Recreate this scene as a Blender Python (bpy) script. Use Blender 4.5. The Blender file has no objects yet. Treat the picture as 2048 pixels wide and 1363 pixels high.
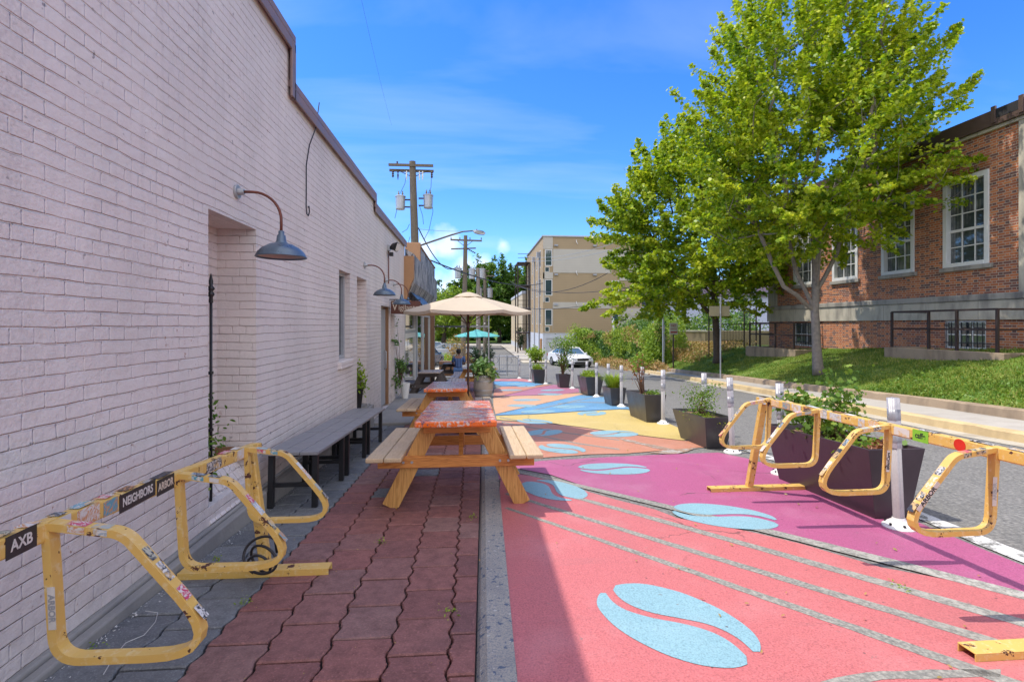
import bpy, math, random
import numpy as np
from mathutils import Vector, Matrix, noise as mnoise
random.seed(7); R = math.radians
D = bpy.data; SC = bpy.context.scene; COL = SC.collection

# ------------------------------------------------------------------ camera, sky, sun, exposure
YAW = math.atan(79 / 1000.0); EYE = 1.30
cam = D.objects.new('camera', D.cameras.new('camera')); COL.objects.link(cam)
cam.location = (0, 0, EYE); cam.rotation_euler = (R(90), 0, -YAW)
cam.data.sensor_width = 36; cam.data.lens = 36 * 1000 / 2048.0
cam.data.shift_y = -33.5 / 2048.0; cam.data.clip_start = 0.02; cam.data.clip_end = 2000
SC.camera = cam
SUN = Vector((-.52, .08, 1.0)).normalized()          # towards the sun
W = D.worlds.new('World'); SC.world = W; W.use_nodes = True
nt = W.node_tree; nt.nodes.clear()
def wn(t, **k):
    n = nt.nodes.new(t)
    for a, b in k.items(): setattr(n, a, b)
    return n
sky = wn('ShaderNodeTexSky', sky_type='NISHITA', sun_disc=False)
sky.sun_elevation = math.asin(SUN.z); sky.sun_rotation = math.atan2(SUN.x, SUN.y)
sky.air_density = 1.0; sky.dust_density = 0.3; sky.ozone_density = 3.0
hs = wn('ShaderNodeHueSaturation'); hs.inputs['Saturation'].default_value = 1.3; hs.inputs['Hue'].default_value = .505
nt.links.new(sky.outputs[0], hs.inputs['Color'])
tc = wn('ShaderNodeTexCoord')
def wmath(op, a, b=None, c=None):
    n = wn('ShaderNodeMath', operation=op)
    for i, v in enumerate((a, b, c)):
        if v is None: continue
        if isinstance(v, (int, float)): n.inputs[i].default_value = v
        else: nt.links.new(v, n.inputs[i])
    return n.outputs[0]
sep = wn('ShaderNodeSeparateXYZ'); nt.links.new(tc.outputs['Generated'], sep.inputs[0])
zz = wmath('MAXIMUM', sep.outputs[2], .02)
mp = wn('ShaderNodeCombineXYZ')                          # project the view direction on a high cloud layer
nt.links.new(wmath('DIVIDE', sep.outputs[0], wmath('ADD', zz, .12)), mp.inputs[0])
nt.links.new(wmath('DIVIDE', sep.outputs[1], wmath('ADD', zz, .12)), mp.inputs[1])
mpp = wn('ShaderNodeMapping'); nt.links.new(mp.outputs[0], mpp.inputs[0])
mpp.inputs['Scale'].default_value = (.55, 1.5, 1); mpp.inputs['Rotation'].default_value = (0, 0, R(28)); mpp.inputs['Location'].default_value = (.7, 2.3, 0)
nz = wn('ShaderNodeTexNoise'); nz.inputs['Scale'].default_value = 1.1; nz.inputs['Detail'].default_value = 7; nz.inputs['Roughness'].default_value = .52; nz.inputs['Distortion'].default_value = .5
nt.links.new(mpp.outputs[0], nz.inputs['Vector'])
rp = wn('ShaderNodeMapRange'); rp.inputs['From Min'].default_value = .48; rp.inputs['From Max'].default_value = .85; rp.inputs['To Max'].default_value = .27
nt.links.new(nz.outputs[0], rp.inputs['Value'])
# a few low cumulus clouds above the end of the street
def cumulus(az, el, rad):
    d = Vector((math.sin(R(az)) * math.cos(R(el)), math.cos(R(az)) * math.cos(R(el)), math.sin(R(el))))
    s = wn('ShaderNodeVectorMath', operation='DISTANCE'); nt.links.new(tc.outputs['Generated'], s.inputs[0]); s.inputs[1].default_value = d
    return wmath('SUBTRACT', 1.0, wmath('DIVIDE', s.outputs['Value'], rad))
cm = None
for az, el, rad in ((-2.8, 8.6, .055), (-5.2, 8.2, .05), (-1.2, 6.0, .06), (-6.5, 4.5, .07), (-3.0, 4.0, .07), (1.0, 7.0, .035), (-11, 4, .06), (3.5, 9.0, .03), (14, 3, .05)):
    v = cumulus(az, el, rad); cm = v if cm is None else wmath('MAXIMUM', cm, v)
nz2 = wn('ShaderNodeTexNoise'); nz2.inputs['Scale'].default_value = 22; nz2.inputs['Detail'].default_value = 6; nt.links.new(tc.outputs['Generated'], nz2.inputs['Vector'])
cmask = wn('ShaderNodeMapRange'); cmask.inputs['From Min'].default_value = .30; cmask.inputs['From Max'].default_value = .95; cmask.inputs['To Max'].default_value = .72
nt.links.new(wmath('ADD', cm, wmath('MULTIPLY', wmath('SUBTRACT', nz2.outputs[0], .5), 1.6)), cmask.inputs['Value'])
tot = wmath('MAXIMUM', rp.outputs[0], cmask.outputs[0])
tr_ = wn('ShaderNodeValToRGB'); nt.links.new(sep.outputs[2], tr_.inputs[0]); e_ = tr_.color_ramp.elements
e_[0].position = 0; e_[0].color = (.42, .58, .86, 1); e_[1].position = .55; e_[1].color = (.60, .78, 1, 1); q_ = e_.new(.16); q_.color = (.60, .76, 1, 1)
tint = wn('ShaderNodeMix', data_type='RGBA', blend_type='MULTIPLY'); tint.inputs[0].default_value = 1; nt.links.new(hs.outputs[0], tint.inputs[6]); nt.links.new(tr_.outputs[0], tint.inputs[7])
mx = wn('ShaderNodeMix', data_type='RGBA'); nt.links.new(tot, mx.inputs[0]); nt.links.new(tint.outputs[2], mx.inputs[6]); mx.inputs[7].default_value = (4.2, 4.6, 5.4, 1)
bg = wn('ShaderNodeBackground'); bg.inputs['Strength'].default_value = .145
# bright clouds added overhead and behind the camera, out of view, as fill light
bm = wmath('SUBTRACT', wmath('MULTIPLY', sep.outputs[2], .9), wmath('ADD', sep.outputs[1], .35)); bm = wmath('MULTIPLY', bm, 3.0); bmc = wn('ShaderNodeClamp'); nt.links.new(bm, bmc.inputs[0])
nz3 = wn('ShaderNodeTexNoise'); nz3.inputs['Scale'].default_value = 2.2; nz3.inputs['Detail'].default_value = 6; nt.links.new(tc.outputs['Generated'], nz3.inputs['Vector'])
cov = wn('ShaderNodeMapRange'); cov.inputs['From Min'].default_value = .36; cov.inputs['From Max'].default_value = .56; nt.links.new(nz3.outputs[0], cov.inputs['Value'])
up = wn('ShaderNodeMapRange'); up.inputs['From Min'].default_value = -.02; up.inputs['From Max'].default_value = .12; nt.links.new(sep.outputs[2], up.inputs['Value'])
fill_clouds = wmath('MULTIPLY', wmath('MULTIPLY', bmc.outputs[0], cov.outputs[0]), up.outputs[0])
mx2 = wn('ShaderNodeMix', data_type='RGBA'); nt.links.new(fill_clouds, mx2.inputs[0]); nt.links.new(mx.outputs[2], mx2.inputs[6]); mx2.inputs[7].default_value = (7.3, 7.3, 7.8, 1)
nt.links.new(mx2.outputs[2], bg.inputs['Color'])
nt.links.new(bg.outputs[0], wn('ShaderNodeOutputWorld').inputs[0])
sl = D.lights.new('sun', 'SUN'); sl.energy = 2.45; sl.angle = R(.55); sl.color = (1, .94, .84)
so = D.objects.new('sun', sl); COL.objects.link(so); so.rotation_euler = SUN.to_track_quat('Z', 'Y').to_euler(); so.location = (-20, -20, 40)
SC.view_settings.view_transform = 'Standard'; SC.view_settings.look = 'None'; SC.view_settings.exposure = 1.0; SC.view_settings.gamma = 1
SC.render.engine = 'CYCLES'; SC.cycles.max_bounces = 6; SC.cycles.use_denoising = True
SC.cycles.diffuse_bounces = 4; SC.cycles.transparent_max_bounces = 8; SC.cycles.caustics_reflective = False; SC.cycles.caustics_refractive = False

# ------------------------------------------------------------------ helpers
def zg(y):                                               # street level along its length
    if y < 33: return -.052 * y
    if y < 41: t = y - 33; return -1.716 - .052 * t + .00325 * t * t
    return -1.924
CS, SN = math.cos(YAW), math.sin(YAW)
def ray(px, py):
    u = (px - 1024) / 1000; return Vector((u * CS + SN, -u * SN + CS, (648 - py) / 1000))
def G(px, py, dz=0):                                     # where a sight line meets the street plane
    d = ray(px, py); t = -(EYE - dz) / (d.z + .052 * d.y); return (d.x * t, d.y * t)
def tag(o, label=None, cat=None, group=None, kind=None):
    if label: o['label'] = label
    if cat: o['category'] = cat
    if group: o['group'] = group
    if kind: o['kind'] = kind
    return o
def thing(name, label, cat, loc=(0, 0, 0), rz=0, group=None):
    o = D.objects.new(name, None); COL.objects.link(o); o.location = loc; o.rotation_euler = (0, 0, rz); o.empty_display_size = .1
    return tag(o, label, cat, group)
def kids(o): return [c for c in list(D.objects) if c.parent == o]
def copy_tree(o, parent=None, loc=None, rz=None, label=None):
    c = o.copy(); COL.objects.link(c); c.parent = parent
    if loc is not None: c.location = loc
    if rz is not None: c.rotation_euler = (0, 0, rz)
    if label: c['label'] = label
    for ch in kids(o): copy_tree(ch, c)
    return c
def wl(p):
    v = Vector((0, 0, 0))
    while p is not None: v += p.location; p = p.parent
    return v
class MB:
    def __init__(s): s.v = []; s.f = []; s.m = []; s.cm = 0
    def add(s, vs, fs):
        b = len(s.v); s.v += [tuple(v) for v in vs]; s.f += [tuple(i + b for i in f) for f in fs]; s.m += [s.cm] * len(fs); return s
    def box(s, a, b, M=None):
        x0, y0, z0 = a; x1, y1, z1 = b
        vs = [Vector(p) for p in ((x0, y0, z0), (x1, y0, z0), (x1, y1, z0), (x0, y1, z0), (x0, y0, z1), (x1, y0, z1), (x1, y1, z1), (x0, y1, z1))]
        if M: vs = [M @ v for v in vs]
        return s.add(vs, [(0, 3, 2, 1), (4, 5, 6, 7), (0, 1, 5, 4), (1, 2, 6, 5), (2, 3, 7, 6), (3, 0, 4, 7)])
    def bar(s, p, q, w, h, up=(0, 0, 1)):                # a rectangular bar from p to q
        p = Vector(p); q = Vector(q); d = (q - p); L = d.length; d.normalize(); up = Vector(up)
        x = d.cross(up)
        if x.length < 1e-4: x = d.cross(Vector((0, 1, 0)))
        x.normalize(); z = x.cross(d).normalized(); M = Matrix((x, d, z)).transposed().to_4x4(); M.translation = p
        return s.box((-w / 2, 0, -h / 2), (w / 2, L, h / 2), M)
    def tube(s, pts, r, n=8, caps=True, closed=False):
        pts = [Vector(p) for p in pts]; N = len(pts); rs = r if isinstance(r, (list, tuple)) else [r] * N
        rings = []; px = None
        for i, p in enumerate(pts):
            a = pts[(i - 1) % N] if (closed or i) else p; c = pts[(i + 1) % N] if (closed or i < N - 1) else p
            d = (c - a).normalized()
            if px is None: px = d.orthogonal().normalized()
            else:
                px = px - d * px.dot(d); px = px.normalized() if px.length > 1e-6 else d.orthogonal().normalized()
            y = d.cross(px); rings.append([p + (px * math.cos(2 * math.pi * k / n) + y * math.sin(2 * math.pi * k / n)) * rs[i] for k in range(n)])
        vs = [v for g in rings for v in g]; fs = []
        for i in range(N if closed else N - 1):
            for k in range(n):
                a = i * n + k; b = i * n + (k + 1) % n; j = ((i + 1) % N) * n
                fs.append((a, b, j + (k + 1) % n, j + k))
        if caps and not closed: fs += [tuple(range(n))[::-1], tuple(range((N - 1) * n, N * n))]
        return s.add(vs, fs)
    def ribbon(s, pts, w, d, closed=True):               # flat bar bent in an XZ plane; pts (x, y, z)
        pts = [Vector(p) for p in pts]; N = len(pts); vs = []; fs = []
        for i, p in enumerate(pts):
            a = pts[(i - 1) % N] if (closed or i) else p; c = pts[(i + 1) % N] if (closed or i < N - 1) else p
            t = (c - a).normalized(); n = Vector((-t.z, 0, t.x)).normalized(); y = Vector((0, 1, 0))
            vs += [p + n * w / 2 - y * d / 2, p + n * w / 2 + y * d / 2, p - n * w / 2 + y * d / 2, p - n * w / 2 - y * d / 2]
        for i in range(N if closed else N - 1):
            j = (i + 1) % N
            for k in range(4): fs.append((i * 4 + k, i * 4 + (k + 1) % 4, j * 4 + (k + 1) % 4, j * 4 + k))
        return s.add(vs, fs)
    def lathe(s, prof, c=(0, 0, 0), n=24, caps=False):
        vs = []; fs = []; N = len(prof)
        for r_, z in prof:
            for k in range(n): vs.append((c[0] + r_ * math.cos(2 * math.pi * k / n), c[1] + r_ * math.sin(2 * math.pi * k / n), c[2] + z))
        for i in range(N - 1):
            for k in range(n): fs.append((i * n + k, i * n + (k + 1) % n, (i + 1) * n + (k + 1) % n, (i + 1) * n + k))
        if caps: fs += [tuple(range(n))[::-1], tuple(range((N - 1) * n, N * n))]
        return s.add(vs, fs)
    def prism(s, poly, z0, z1):
        n = len(poly); vs = [(x, y, z0) for x, y in poly] + [(x, y, z1) for x, y in poly]
        return s.add(vs, [tuple(range(n))[::-1], tuple(range(n, 2 * n))] + [(i, (i + 1) % n, n + (i + 1) % n, n + i) for i in range(n)])
    def build(s, name, mat, parent=None, world=False, bevel=0, smooth=False, sub=0, kind=None):
        me = D.meshes.new(name); off = wl(parent) if (world and parent) else Vector((0, 0, 0))
        me.from_pydata([tuple(Vector(v) - off) for v in s.v] if world and parent else s.v, [], s.f)
        for m in (mat if isinstance(mat, (list, tuple)) else [mat]): me.materials.append(m)
        if isinstance(mat, (list, tuple)): me.polygons.foreach_set('material_index', s.m)
        if smooth: me.polygons.foreach_set('use_smooth', [True] * len(me.polygons))
        me.update(); o = D.objects.new(name, me); COL.objects.link(o); o.parent = parent
        if bevel:
            b = o.modifiers.new('b', 'BEVEL'); b.width = bevel; b.segments = 2; b.limit_method = 'ANGLE'; b.angle_limit = R(35)
        if sub: b = o.modifiers.new('s', 'SUBSURF'); b.levels = sub; b.render_levels = sub
        if kind: o['kind'] = kind
        return o
def fillet(poly, rad, seg=6):                            # closed 2-D polygon with rounded corners
    out = []; n = len(poly)
    for i in range(n):
        p = Vector(poly[i]); a = Vector(poly[i - 1]) - p; b = Vector(poly[(i + 1) % n]) - p
        r = rad[i]; la, lb = a.length, b.length; a.normalize(); b.normalize(); ang = a.angle(b); t = min(r / math.tan(ang / 2), la * .48, lb * .48)
        p0 = p + a * t; p1 = p + b * t
        for k in range(seg + 1):
            u = k / seg; out.append((p0 * (1 - u) ** 2 + p * 2 * u * (1 - u) + p1 * u * u))
    return out
def textmesh(txt, size, mat, name='lettering', parent=None, M=None, extrude=.002, align='CENTER', sx=1, bold=0):
    c = D.curves.new('t', 'FONT'); c.body = txt; c.size = size; c.align_x = align; c.align_y = 'CENTER'; c.extrude = extrude; c.offset = bold
    o = D.objects.new('t', c); COL.objects.link(o); bpy.context.view_layer.update()
    me = D.meshes.new_from_object(o.evaluated_get(bpy.context.evaluated_depsgraph_get())); D.objects.remove(o)
    if sx != 1: me.transform(Matrix.Diagonal((sx, 1, 1, 1)))
    if M: me.transform(M)
    me.materials.clear(); me.materials.append(mat); me.name = name
    q = D.objects.new(name, me); COL.objects.link(q); q.parent = parent; return q

# ------------------------------------------------------------------ materials
class NT:
    def __init__(s, name):
        s.mat = D.materials.new(name); s.mat.use_nodes = True; s.t = s.mat.node_tree; s.t.nodes.clear()
        s.out = s.t.nodes.new('ShaderNodeOutputMaterial'); s._tc = None
    def n(s, t, **k):
        q = s.t.nodes.new(t)
        for a, b in k.items(): setattr(q, a, b)
        return q
    def put(s, sock, v):
        if v is None: return
        if hasattr(v, 'is_linked') or isinstance(v, bpy.types.NodeSocket): s.t.links.new(v, sock)
        elif isinstance(v, (tuple, list)): sock.default_value = tuple(v) + ((1,) if len(v) == 3 and len(sock.default_value) == 4 else ())
        else: sock.default_value = v
    def m(s, op, a, b=None, c=None, clamp=False):
        q = s.n('ShaderNodeMath', operation=op, use_clamp=clamp)
        for i, v in enumerate((a, b, c)): s.put(q.inputs[i], v)
        return q.outputs[0]
    def co(s, kind='Object'):
        if not s._tc: s._tc = s.n('ShaderNodeTexCoord')
        return s._tc.outputs[kind]
    def sep(s, v): q = s.n('ShaderNodeSeparateXYZ'); s.put(q.inputs[0], v); return q.outputs
    def comb(s, x=0, y=0, z=0):
        q = s.n('ShaderNodeCombineXYZ')
        for i, v in enumerate((x, y, z)): s.put(q.inputs[i], v)
        return q.outputs[0]
    def map(s, v, scale=(1, 1, 1), rot=(0, 0, 0), loc=(0, 0, 0)):
        q = s.n('ShaderNodeMapping'); s.put(q.inputs[0], v); q.inputs['Scale'].default_value = scale; q.inputs['Rotation'].default_value = rot; q.inputs['Location'].default_value = loc; return q.outputs[0]
    def noise(s, scale, v=None, detail=4, rough=.55, dist=0, col=False):
        q = s.n('ShaderNodeTexNoise'); s.put(q.inputs['Vector'], v if v is not None else s.co())
        q.inputs['Scale'].default_value = scale; q.inputs['Detail'].default_value = detail; q.inputs['Roughness'].default_value = rough; q.inputs['Distortion'].default_value = dist
        return q.outputs[1 if col else 0]
    def vor(s, scale, v=None, feature='F1', out=0, rnd=1):
        q = s.n('ShaderNodeTexVoronoi', feature=feature); s.put(q.inputs['Vector'], v if v is not None else s.co()); q.inputs['Scale'].default_value = scale; q.inputs['Randomness'].default_value = rnd; return q.outputs[out]
    def mr(s, v, a, b, c=0, d=1):
        q = s.n('ShaderNodeMapRange'); s.put(q.inputs[0], v)
        for i, x in zip((1, 2, 3, 4), (a, b, c, d)): s.put(q.inputs[i], x)
        return q.outputs[0]
    def ramp(s, f, stops, const=False):
        q = s.n('ShaderNodeValToRGB'); s.put(q.inputs[0], f); e = q.color_ramp.elements
        if const: q.color_ramp.interpolation = 'CONSTANT'
        while len(e) < len(stops): e.new(.5)
        for x, (p, c) in zip(e, stops): x.position = p; x.color = tuple(c) + (1,)
        return q.outputs[0]
    def mix(s, f, a, b, mode='MIX'):
        q = s.n('ShaderNodeMix', data_type='RGBA', blend_type=mode); s.put(q.inputs[0], f); s.put(q.inputs[6], a); s.put(q.inputs[7], b); return q.outputs[2]
    def bump(s, h, strength=.5, dist=.01, nrm=None):
        q = s.n('ShaderNodeBump'); s.put(q.inputs['Height'], h); q.inputs['Strength'].default_value = strength; q.inputs['Distance'].default_value = dist
        if nrm is not None: s.put(q.inputs['Normal'], nrm)
        return q.outputs[0]
    def island(s): return s.n('ShaderNodeNewGeometry').outputs['Random Per Island']
    def objr(s): return s.n('ShaderNodeObjectInfo').outputs['Random']
    def bsdf(s, col, rough=.7, metal=0, nrm=None, spec=.5, **k):
        q = s.n('ShaderNodeBsdfPrincipled'); s.put(q.inputs['Base Color'], col); s.put(q.inputs['Roughness'], rough); s.put(q.inputs['Metallic'], metal)
        s.put(q.inputs['Specular IOR Level'], spec)
        if nrm is not None: s.put(q.inputs['Normal'], nrm)
        for a, b in k.items(): s.put(q.inputs[a.replace('_', ' ')], b)
        return q.outputs[0]
    def fin(s, sh): s.t.links.new(sh, s.out.inputs[0]); return s.mat
def plain(name, col, rough=.6, metal=0, var=.12, scale=6, bump=.0, spec=.5):
    t = NT(name); f = t.noise(scale, detail=5); g = t.noise(scale * 9, detail=3)
    c = t.mix(t.m('MULTIPLY', f, 1.0), tuple(x * (1 - var * 1.6) for x in col), tuple(min(1, x * (1 + var * 1.6)) for x in col))
    c = t.mix(t.mr(g, .3, .75, 0, .25), c, tuple(x * .6 for x in col))
    return t.fin(t.bsdf(c, t.mr(f, .3, .7, max(.03, rough - .1), min(1, rough + .1)), metal, t.bump(g, .35, bump) if bump else None, spec))
def wallco(t, sc=1):                                     # (along, up) on any upright face
    g = t.n('ShaderNodeNewGeometry'); nx = t.m('GREATER_THAN', t.m('ABSOLUTE', t.sep(g.outputs['True Normal'])[0]), .7)
    o = t.sep(g.outputs['Position']); u = t.m('ADD', t.m('MULTIPLY', nx, o[1]), t.m('MULTIPLY', t.m('SUBTRACT', 1, nx), o[0]))
    return u, o[2], g.outputs['Position']
M = {}
def painted_brick(name, col, crack):
    t = NT(name); u, z, pos = wallco(t)
    wu = t.m('MULTIPLY', t.m('SUBTRACT', t.noise(5, pos, 3), .5), .03); wz = t.m('MULTIPLY', t.m('SUBTRACT', t.noise(3.5, t.map(pos, loc=(7, 3, 1)), 4), .5), .022)
    v = t.comb(t.m('ADD', u, wu), t.m('ADD', z, wz), 0)
    b = t.n('ShaderNodeTexBrick', offset=.5, squash=.5, squash_frequency=6); t.put(b.inputs['Vector'], v)
    for k, x in (('Scale', 1), ('Mortar Size', .0065), ('Mortar Smooth', 1.0), ('Brick Width', .213), ('Row Height', .0677), ('Bias', 0)): b.inputs[k].default_value = x
    b.inputs['Color1'].default_value = (0, 0, 0, 1); b.inputs['Color2'].default_value = (1, 1, 1, 1); b.inputs['Mortar'].default_value = (.5, .5, .5, 1)
    b2 = t.n('ShaderNodeTexBrick', offset=.5, squash=.5, squash_frequency=6); t.put(b2.inputs['Vector'], t.comb(t.m('ADD', u, wu), t.m('ADD', t.m('ADD', z, wz), .0035), 0))
    for k, x in (('Scale', 1), ('Mortar Size', .0022), ('Mortar Smooth', .2), ('Brick Width', .213), ('Row Height', .0677)): b2.inputs[k].default_value = x
    mort = b.outputs['Fac']; tint = t.sep(b.outputs['Color'])[0]
    n1 = t.noise(1.3, pos, 5); n2 = t.noise(60, pos, 4); n3 = t.noise(9, pos, 5, .65)
    c = t.mix(t.mr(n1, .3, .7), tuple(x * .93 for x in col), tuple(min(1, x * 1.06) for x in col))
    c = t.mix(t.m('MULTIPLY', tint, .18), c, tuple(min(1, x * f) for x, f in zip(col, (1.02, .90, .93))))
    fr = t.m('FRACT', t.m('DIVIDE', t.m('ADD', t.m('ADD', z, wz), .0035), .0677)); rl = t.mr(t.m('MINIMUM', fr, t.m('SUBTRACT', 1, fr)), .05, .12, 1, .10)
    c = t.mix(t.m('MULTIPLY', t.m('MULTIPLY', b2.outputs['Fac'], rl), t.mr(n3, .45, .64, .06, .80)), c, crack)
    spots = t.m('MULTIPLY', t.mr(t.noise(19, pos, 2), .70, .74), t.mr(n1, .42, .6))
    c = t.mix(t.m('MULTIPLY', spots, .75), c, (.10, .08, .09))
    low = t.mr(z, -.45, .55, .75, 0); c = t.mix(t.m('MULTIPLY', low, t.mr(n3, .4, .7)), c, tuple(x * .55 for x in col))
    gr = t.m('MULTIPLY', t.mr(t.noise(.7, t.map(pos, scale=(1, 2.2, .6), loc=(2, 2, 2)), 6, .6), .48, .7), t.mr(n2, .3, .6)); c = t.mix(t.m('MULTIPLY', gr, .45), c, tuple(x * .62 for x in col))
    chip = t.m('MULTIPLY', t.mr(t.noise(26, pos, 5, .6), .66, .68), t.mr(t.noise(1.1, t.map(pos, loc=(9, 9, 9)), 3), .5, .6)); c = t.mix(t.m('MULTIPLY', chip, .8), c, (.36, .20, .15))
    streak = t.mr(t.noise(3, t.map(pos, scale=(1, 6, .5)), 4), .56, .78, 0, .3); c = t.mix(streak, c, tuple(x * .72 for x in col))
    rb_ = t.mr(t.m('MINIMUM', fr, t.m('SUBTRACT', 1, fr)), .12, .22, 1, .38)
    h = t.m('ADD', t.m('MULTIPLY', t.m('MULTIPLY', mort, rb_), t.mr(t.noise(4, pos, 3), .35, .65, -.9, -.35)), t.m('ADD', t.m('MULTIPLY', n2, .16), t.m('MULTIPLY', n3, 1.1)))
    h = t.m('ADD', h, t.m('MULTIPLY', tint, .25))
    return t.fin(t.bsdf(c, .62, 0, t.bump(h, .9, .011), .35))
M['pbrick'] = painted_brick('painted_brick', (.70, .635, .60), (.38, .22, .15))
def flemish():
    t = NT('red_brick'); u, z, pos = wallco(t); H = .0677; P = .3225
    row = t.m('FLOOR', t.m('DIVIDE', z, H)); fz = t.m('SUBTRACT', t.m('DIVIDE', z, H), row)
    par = t.m('MODULO', t.m('ABSOLUTE', row), 2); us = t.m('ADD', t.m('DIVIDE', u, P), t.m('MULTIPLY', par, .5))
    cell = t.m('FLOOR', us); fu = t.m('SUBTRACT', us, cell); hd = t.m('GREATER_THAN', fu, .66)
    bid = t.comb(t.m('ADD', cell, t.m('MULTIPLY', hd, .5)), row, 3.3)
    wnz = t.n('ShaderNodeTexWhiteNoise', noise_dimensions='3D'); t.put(wnz.inputs[0], bid); r = wnz.outputs['Value']
    du = t.m('MINIMUM', t.m('ABSOLUTE', t.m('SUBTRACT', fu, .66)), t.m('MINIMUM', fu, t.m('SUBTRACT', 1, fu)))
    du = t.m('MULTIPLY', du, P); dz = t.m('MULTIPLY', t.m('MINIMUM', fz, t.m('SUBTRACT', 1, fz)), H)
    e = t.m('MINIMUM', du, dz); brick = t.mr(t.m('ADD', e, t.m('MULTIPLY', t.m('SUBTRACT', t.noise(40, pos, 2), .5), .004)), .0045, .0075)
    c = t.ramp(t.m('ADD', r, t.m('MULTIPLY', hd, -.10)), [(0, (.14, .075, .065)), (.22, (.26, .095, .06)), (.45, (.43, .135, .055)), (.75, (.52, .165, .06)), (1, (.58, .22, .085))])
    n1 = t.noise(2, pos, 4); n2 = t.noise(50, pos, 4)
    c = t.mix(t.mr(n2, .3, .8, 0, .35), c, (.10, .05, .04)); mo = t.mix(n1, (.40, .33, .25), (.52, .45, .35))
    c = t.mix(brick, mo, c)
    c = t.mix(t.mr(n1, .55, .8, 0, .3), c, (.09, .07, .06))
    return t.fin(t.bsdf(c, .85, 0, t.bump(t.m('ADD', brick, t.m('MULTIPLY', n2, .35)), .8, .006), .3))
M['rbrick'] = flemish()
def stone(name, col, stain=(.10, .09, .09), amt=.6, joints=False):
    t = NT(name); u, z, pos = wallco(t); n1 = t.noise(.9, pos, 6, .6); n2 = t.noise(35, pos, 4); n3 = t.noise(2.5, t.map(pos, scale=(1, 1, .35)), 6)
    c = t.mix(n1, tuple(x * .82 for x in col), tuple(min(1, x * 1.12) for x in col)); c = t.mix(t.mr(n3, .48, .68, 0, amt), c, stain)
    c = t.mix(t.mr(n2, .35, .7, 0, .3), c, tuple(x * .7 for x in col))
    if joints:
        f = t.m('FRACT', t.m('DIVIDE', u, 1.55)); c = t.mix(t.m('LESS_THAN', f, .006), c, (.12, .10, .09))
    return t.fin(t.bsdf(c, .85, 0, t.bump(n2, .5, .006), .3))
M['stone'] = stone('weathered_limestone', (.50, .45, .355), joints=True); M['ledge'] = stone('stained_limestone', (.36, .33, .28), (.09, .085, .09), .8)
M['conc'] = stone('grey_concrete', (.30, .285, .265), (.16, .16, .165), .5)
M['kerb'] = stone('buff_concrete', (.45, .405, .32), (.26, .21, .15), .65); M['ykerb'] = stone('yellowed_kerb', (.56, .42, .22), (.34, .24, .13), .6)  # buff concrete with brown stains, and a yellower one for the kerb
M['walkc'] = stone('sidewalk_concrete', (.40, .37, .325), (.28, .25, .21), .5)
M['aggr'] = stone('exposed_aggregate', (.36, .27, .18), (.16, .12, .085), .8)
def aggregate(name, lo, hi, spot, rough=.85, scale=70, patch=.5):
    t = NT(name); n1 = t.noise(1.2, detail=6); n2 = t.noise(scale, detail=3); v = t.vor(scale * 1.6); n4 = t.noise(7, detail=5)
    c = t.mix(n1, lo, hi); c = t.mix(t.mr(n2, .42, .72, 0, .75), c, spot); c = t.mix(t.mr(n4, .5, .75, 0, patch), c, lo)
    c = t.mix(t.mr(t.vor(scale * .8, out=1) if False else n2, .2, .36, .7, 0), c, tuple(x * .35 for x in lo))
    return t.fin(t.bsdf(c, rough, 0, t.bump(t.m('ADD', v, n2), .7, .006), .3))
M['asphalt'] = aggregate('asphalt', (.105, .102, .096), (.155, .15, .14), (.30, .285, .26), scale=40)
M['oldasph'] = aggregate('bare_asphalt', (.16, .155, .14), (.22, .21, .19), (.42, .40, .35), scale=45)
M['earth'] = aggregate('bare_earth', (.14, .10, .06), (.2, .15, .09), (.3, .24, .16))
def kerbstrip():
    t = NT('aggregate_kerb'); n1 = t.noise(1.5, detail=6); n2 = t.noise(120, detail=3); n3 = t.noise(26, detail=3)
    c = t.mix(n1, (.30, .275, .235), (.40, .365, .31)); c = t.mix(t.mr(n2, .44, .62, 0, .75), c, (.15, .165, .20)); c = t.mix(t.mr(t.noise(5, detail=5), .45, .7, 0, .35), c, (.17, .17, .18)); c = t.mix(t.m('MULTIPLY', t.mr(n3, .62, .65), .85), c, (.06, .09, .15))
    c = t.mix(t.mr(t.noise(40, t.map(t.co(), loc=(3, 4, 5)), 2), .66, .72, 0, .7), c, (.52, .50, .46))
    return t.fin(t.bsdf(c, .8, 0, t.bump(t.m('ADD', n2, n3), .6, .005), .3))
M['strip'] = kerbstrip()
def paver(name, a, b, d):
    t = NT(name); r = t.island(); n1 = t.noise(3, detail=5); n2 = t.noise(110, detail=3); n3 = t.noise(14, detail=6, rough=.7)
    c = t.ramp(r, [(0, a), (.5, b), (1, d)]); c = t.mix(t.mr(n3, .42, .78, 0, .7), c, tuple(x * .45 for x in a)); c = t.mix(t.mr(n2, .55, .75, 0, .4), c, tuple(min(1, x * 2.0 + .04) for x in b))
    c = t.mix(t.mr(n2, .25, .42, .45, 0), c, tuple(x * .35 for x in a)); c = t.mix(t.mr(n1, .5, .75, 0, .35), c, tuple(x * .7 + .02 for x in a))
    return t.fin(t.bsdf(c, t.mr(n3, .3, .7, .6, .85), 0, t.bump(t.m('ADD', n2, t.m('MULTIPLY', n3, 1.2)), .7, .005), .35))
M['pred'] = paver('red_paver', (.165, .075, .07), (.26, .105, .09), (.24, .135, .12)); M['pgrey'] = paver('grey_paver', (.15, .155, .16), (.20, .205, .205), (.135, .14, .145))
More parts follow.
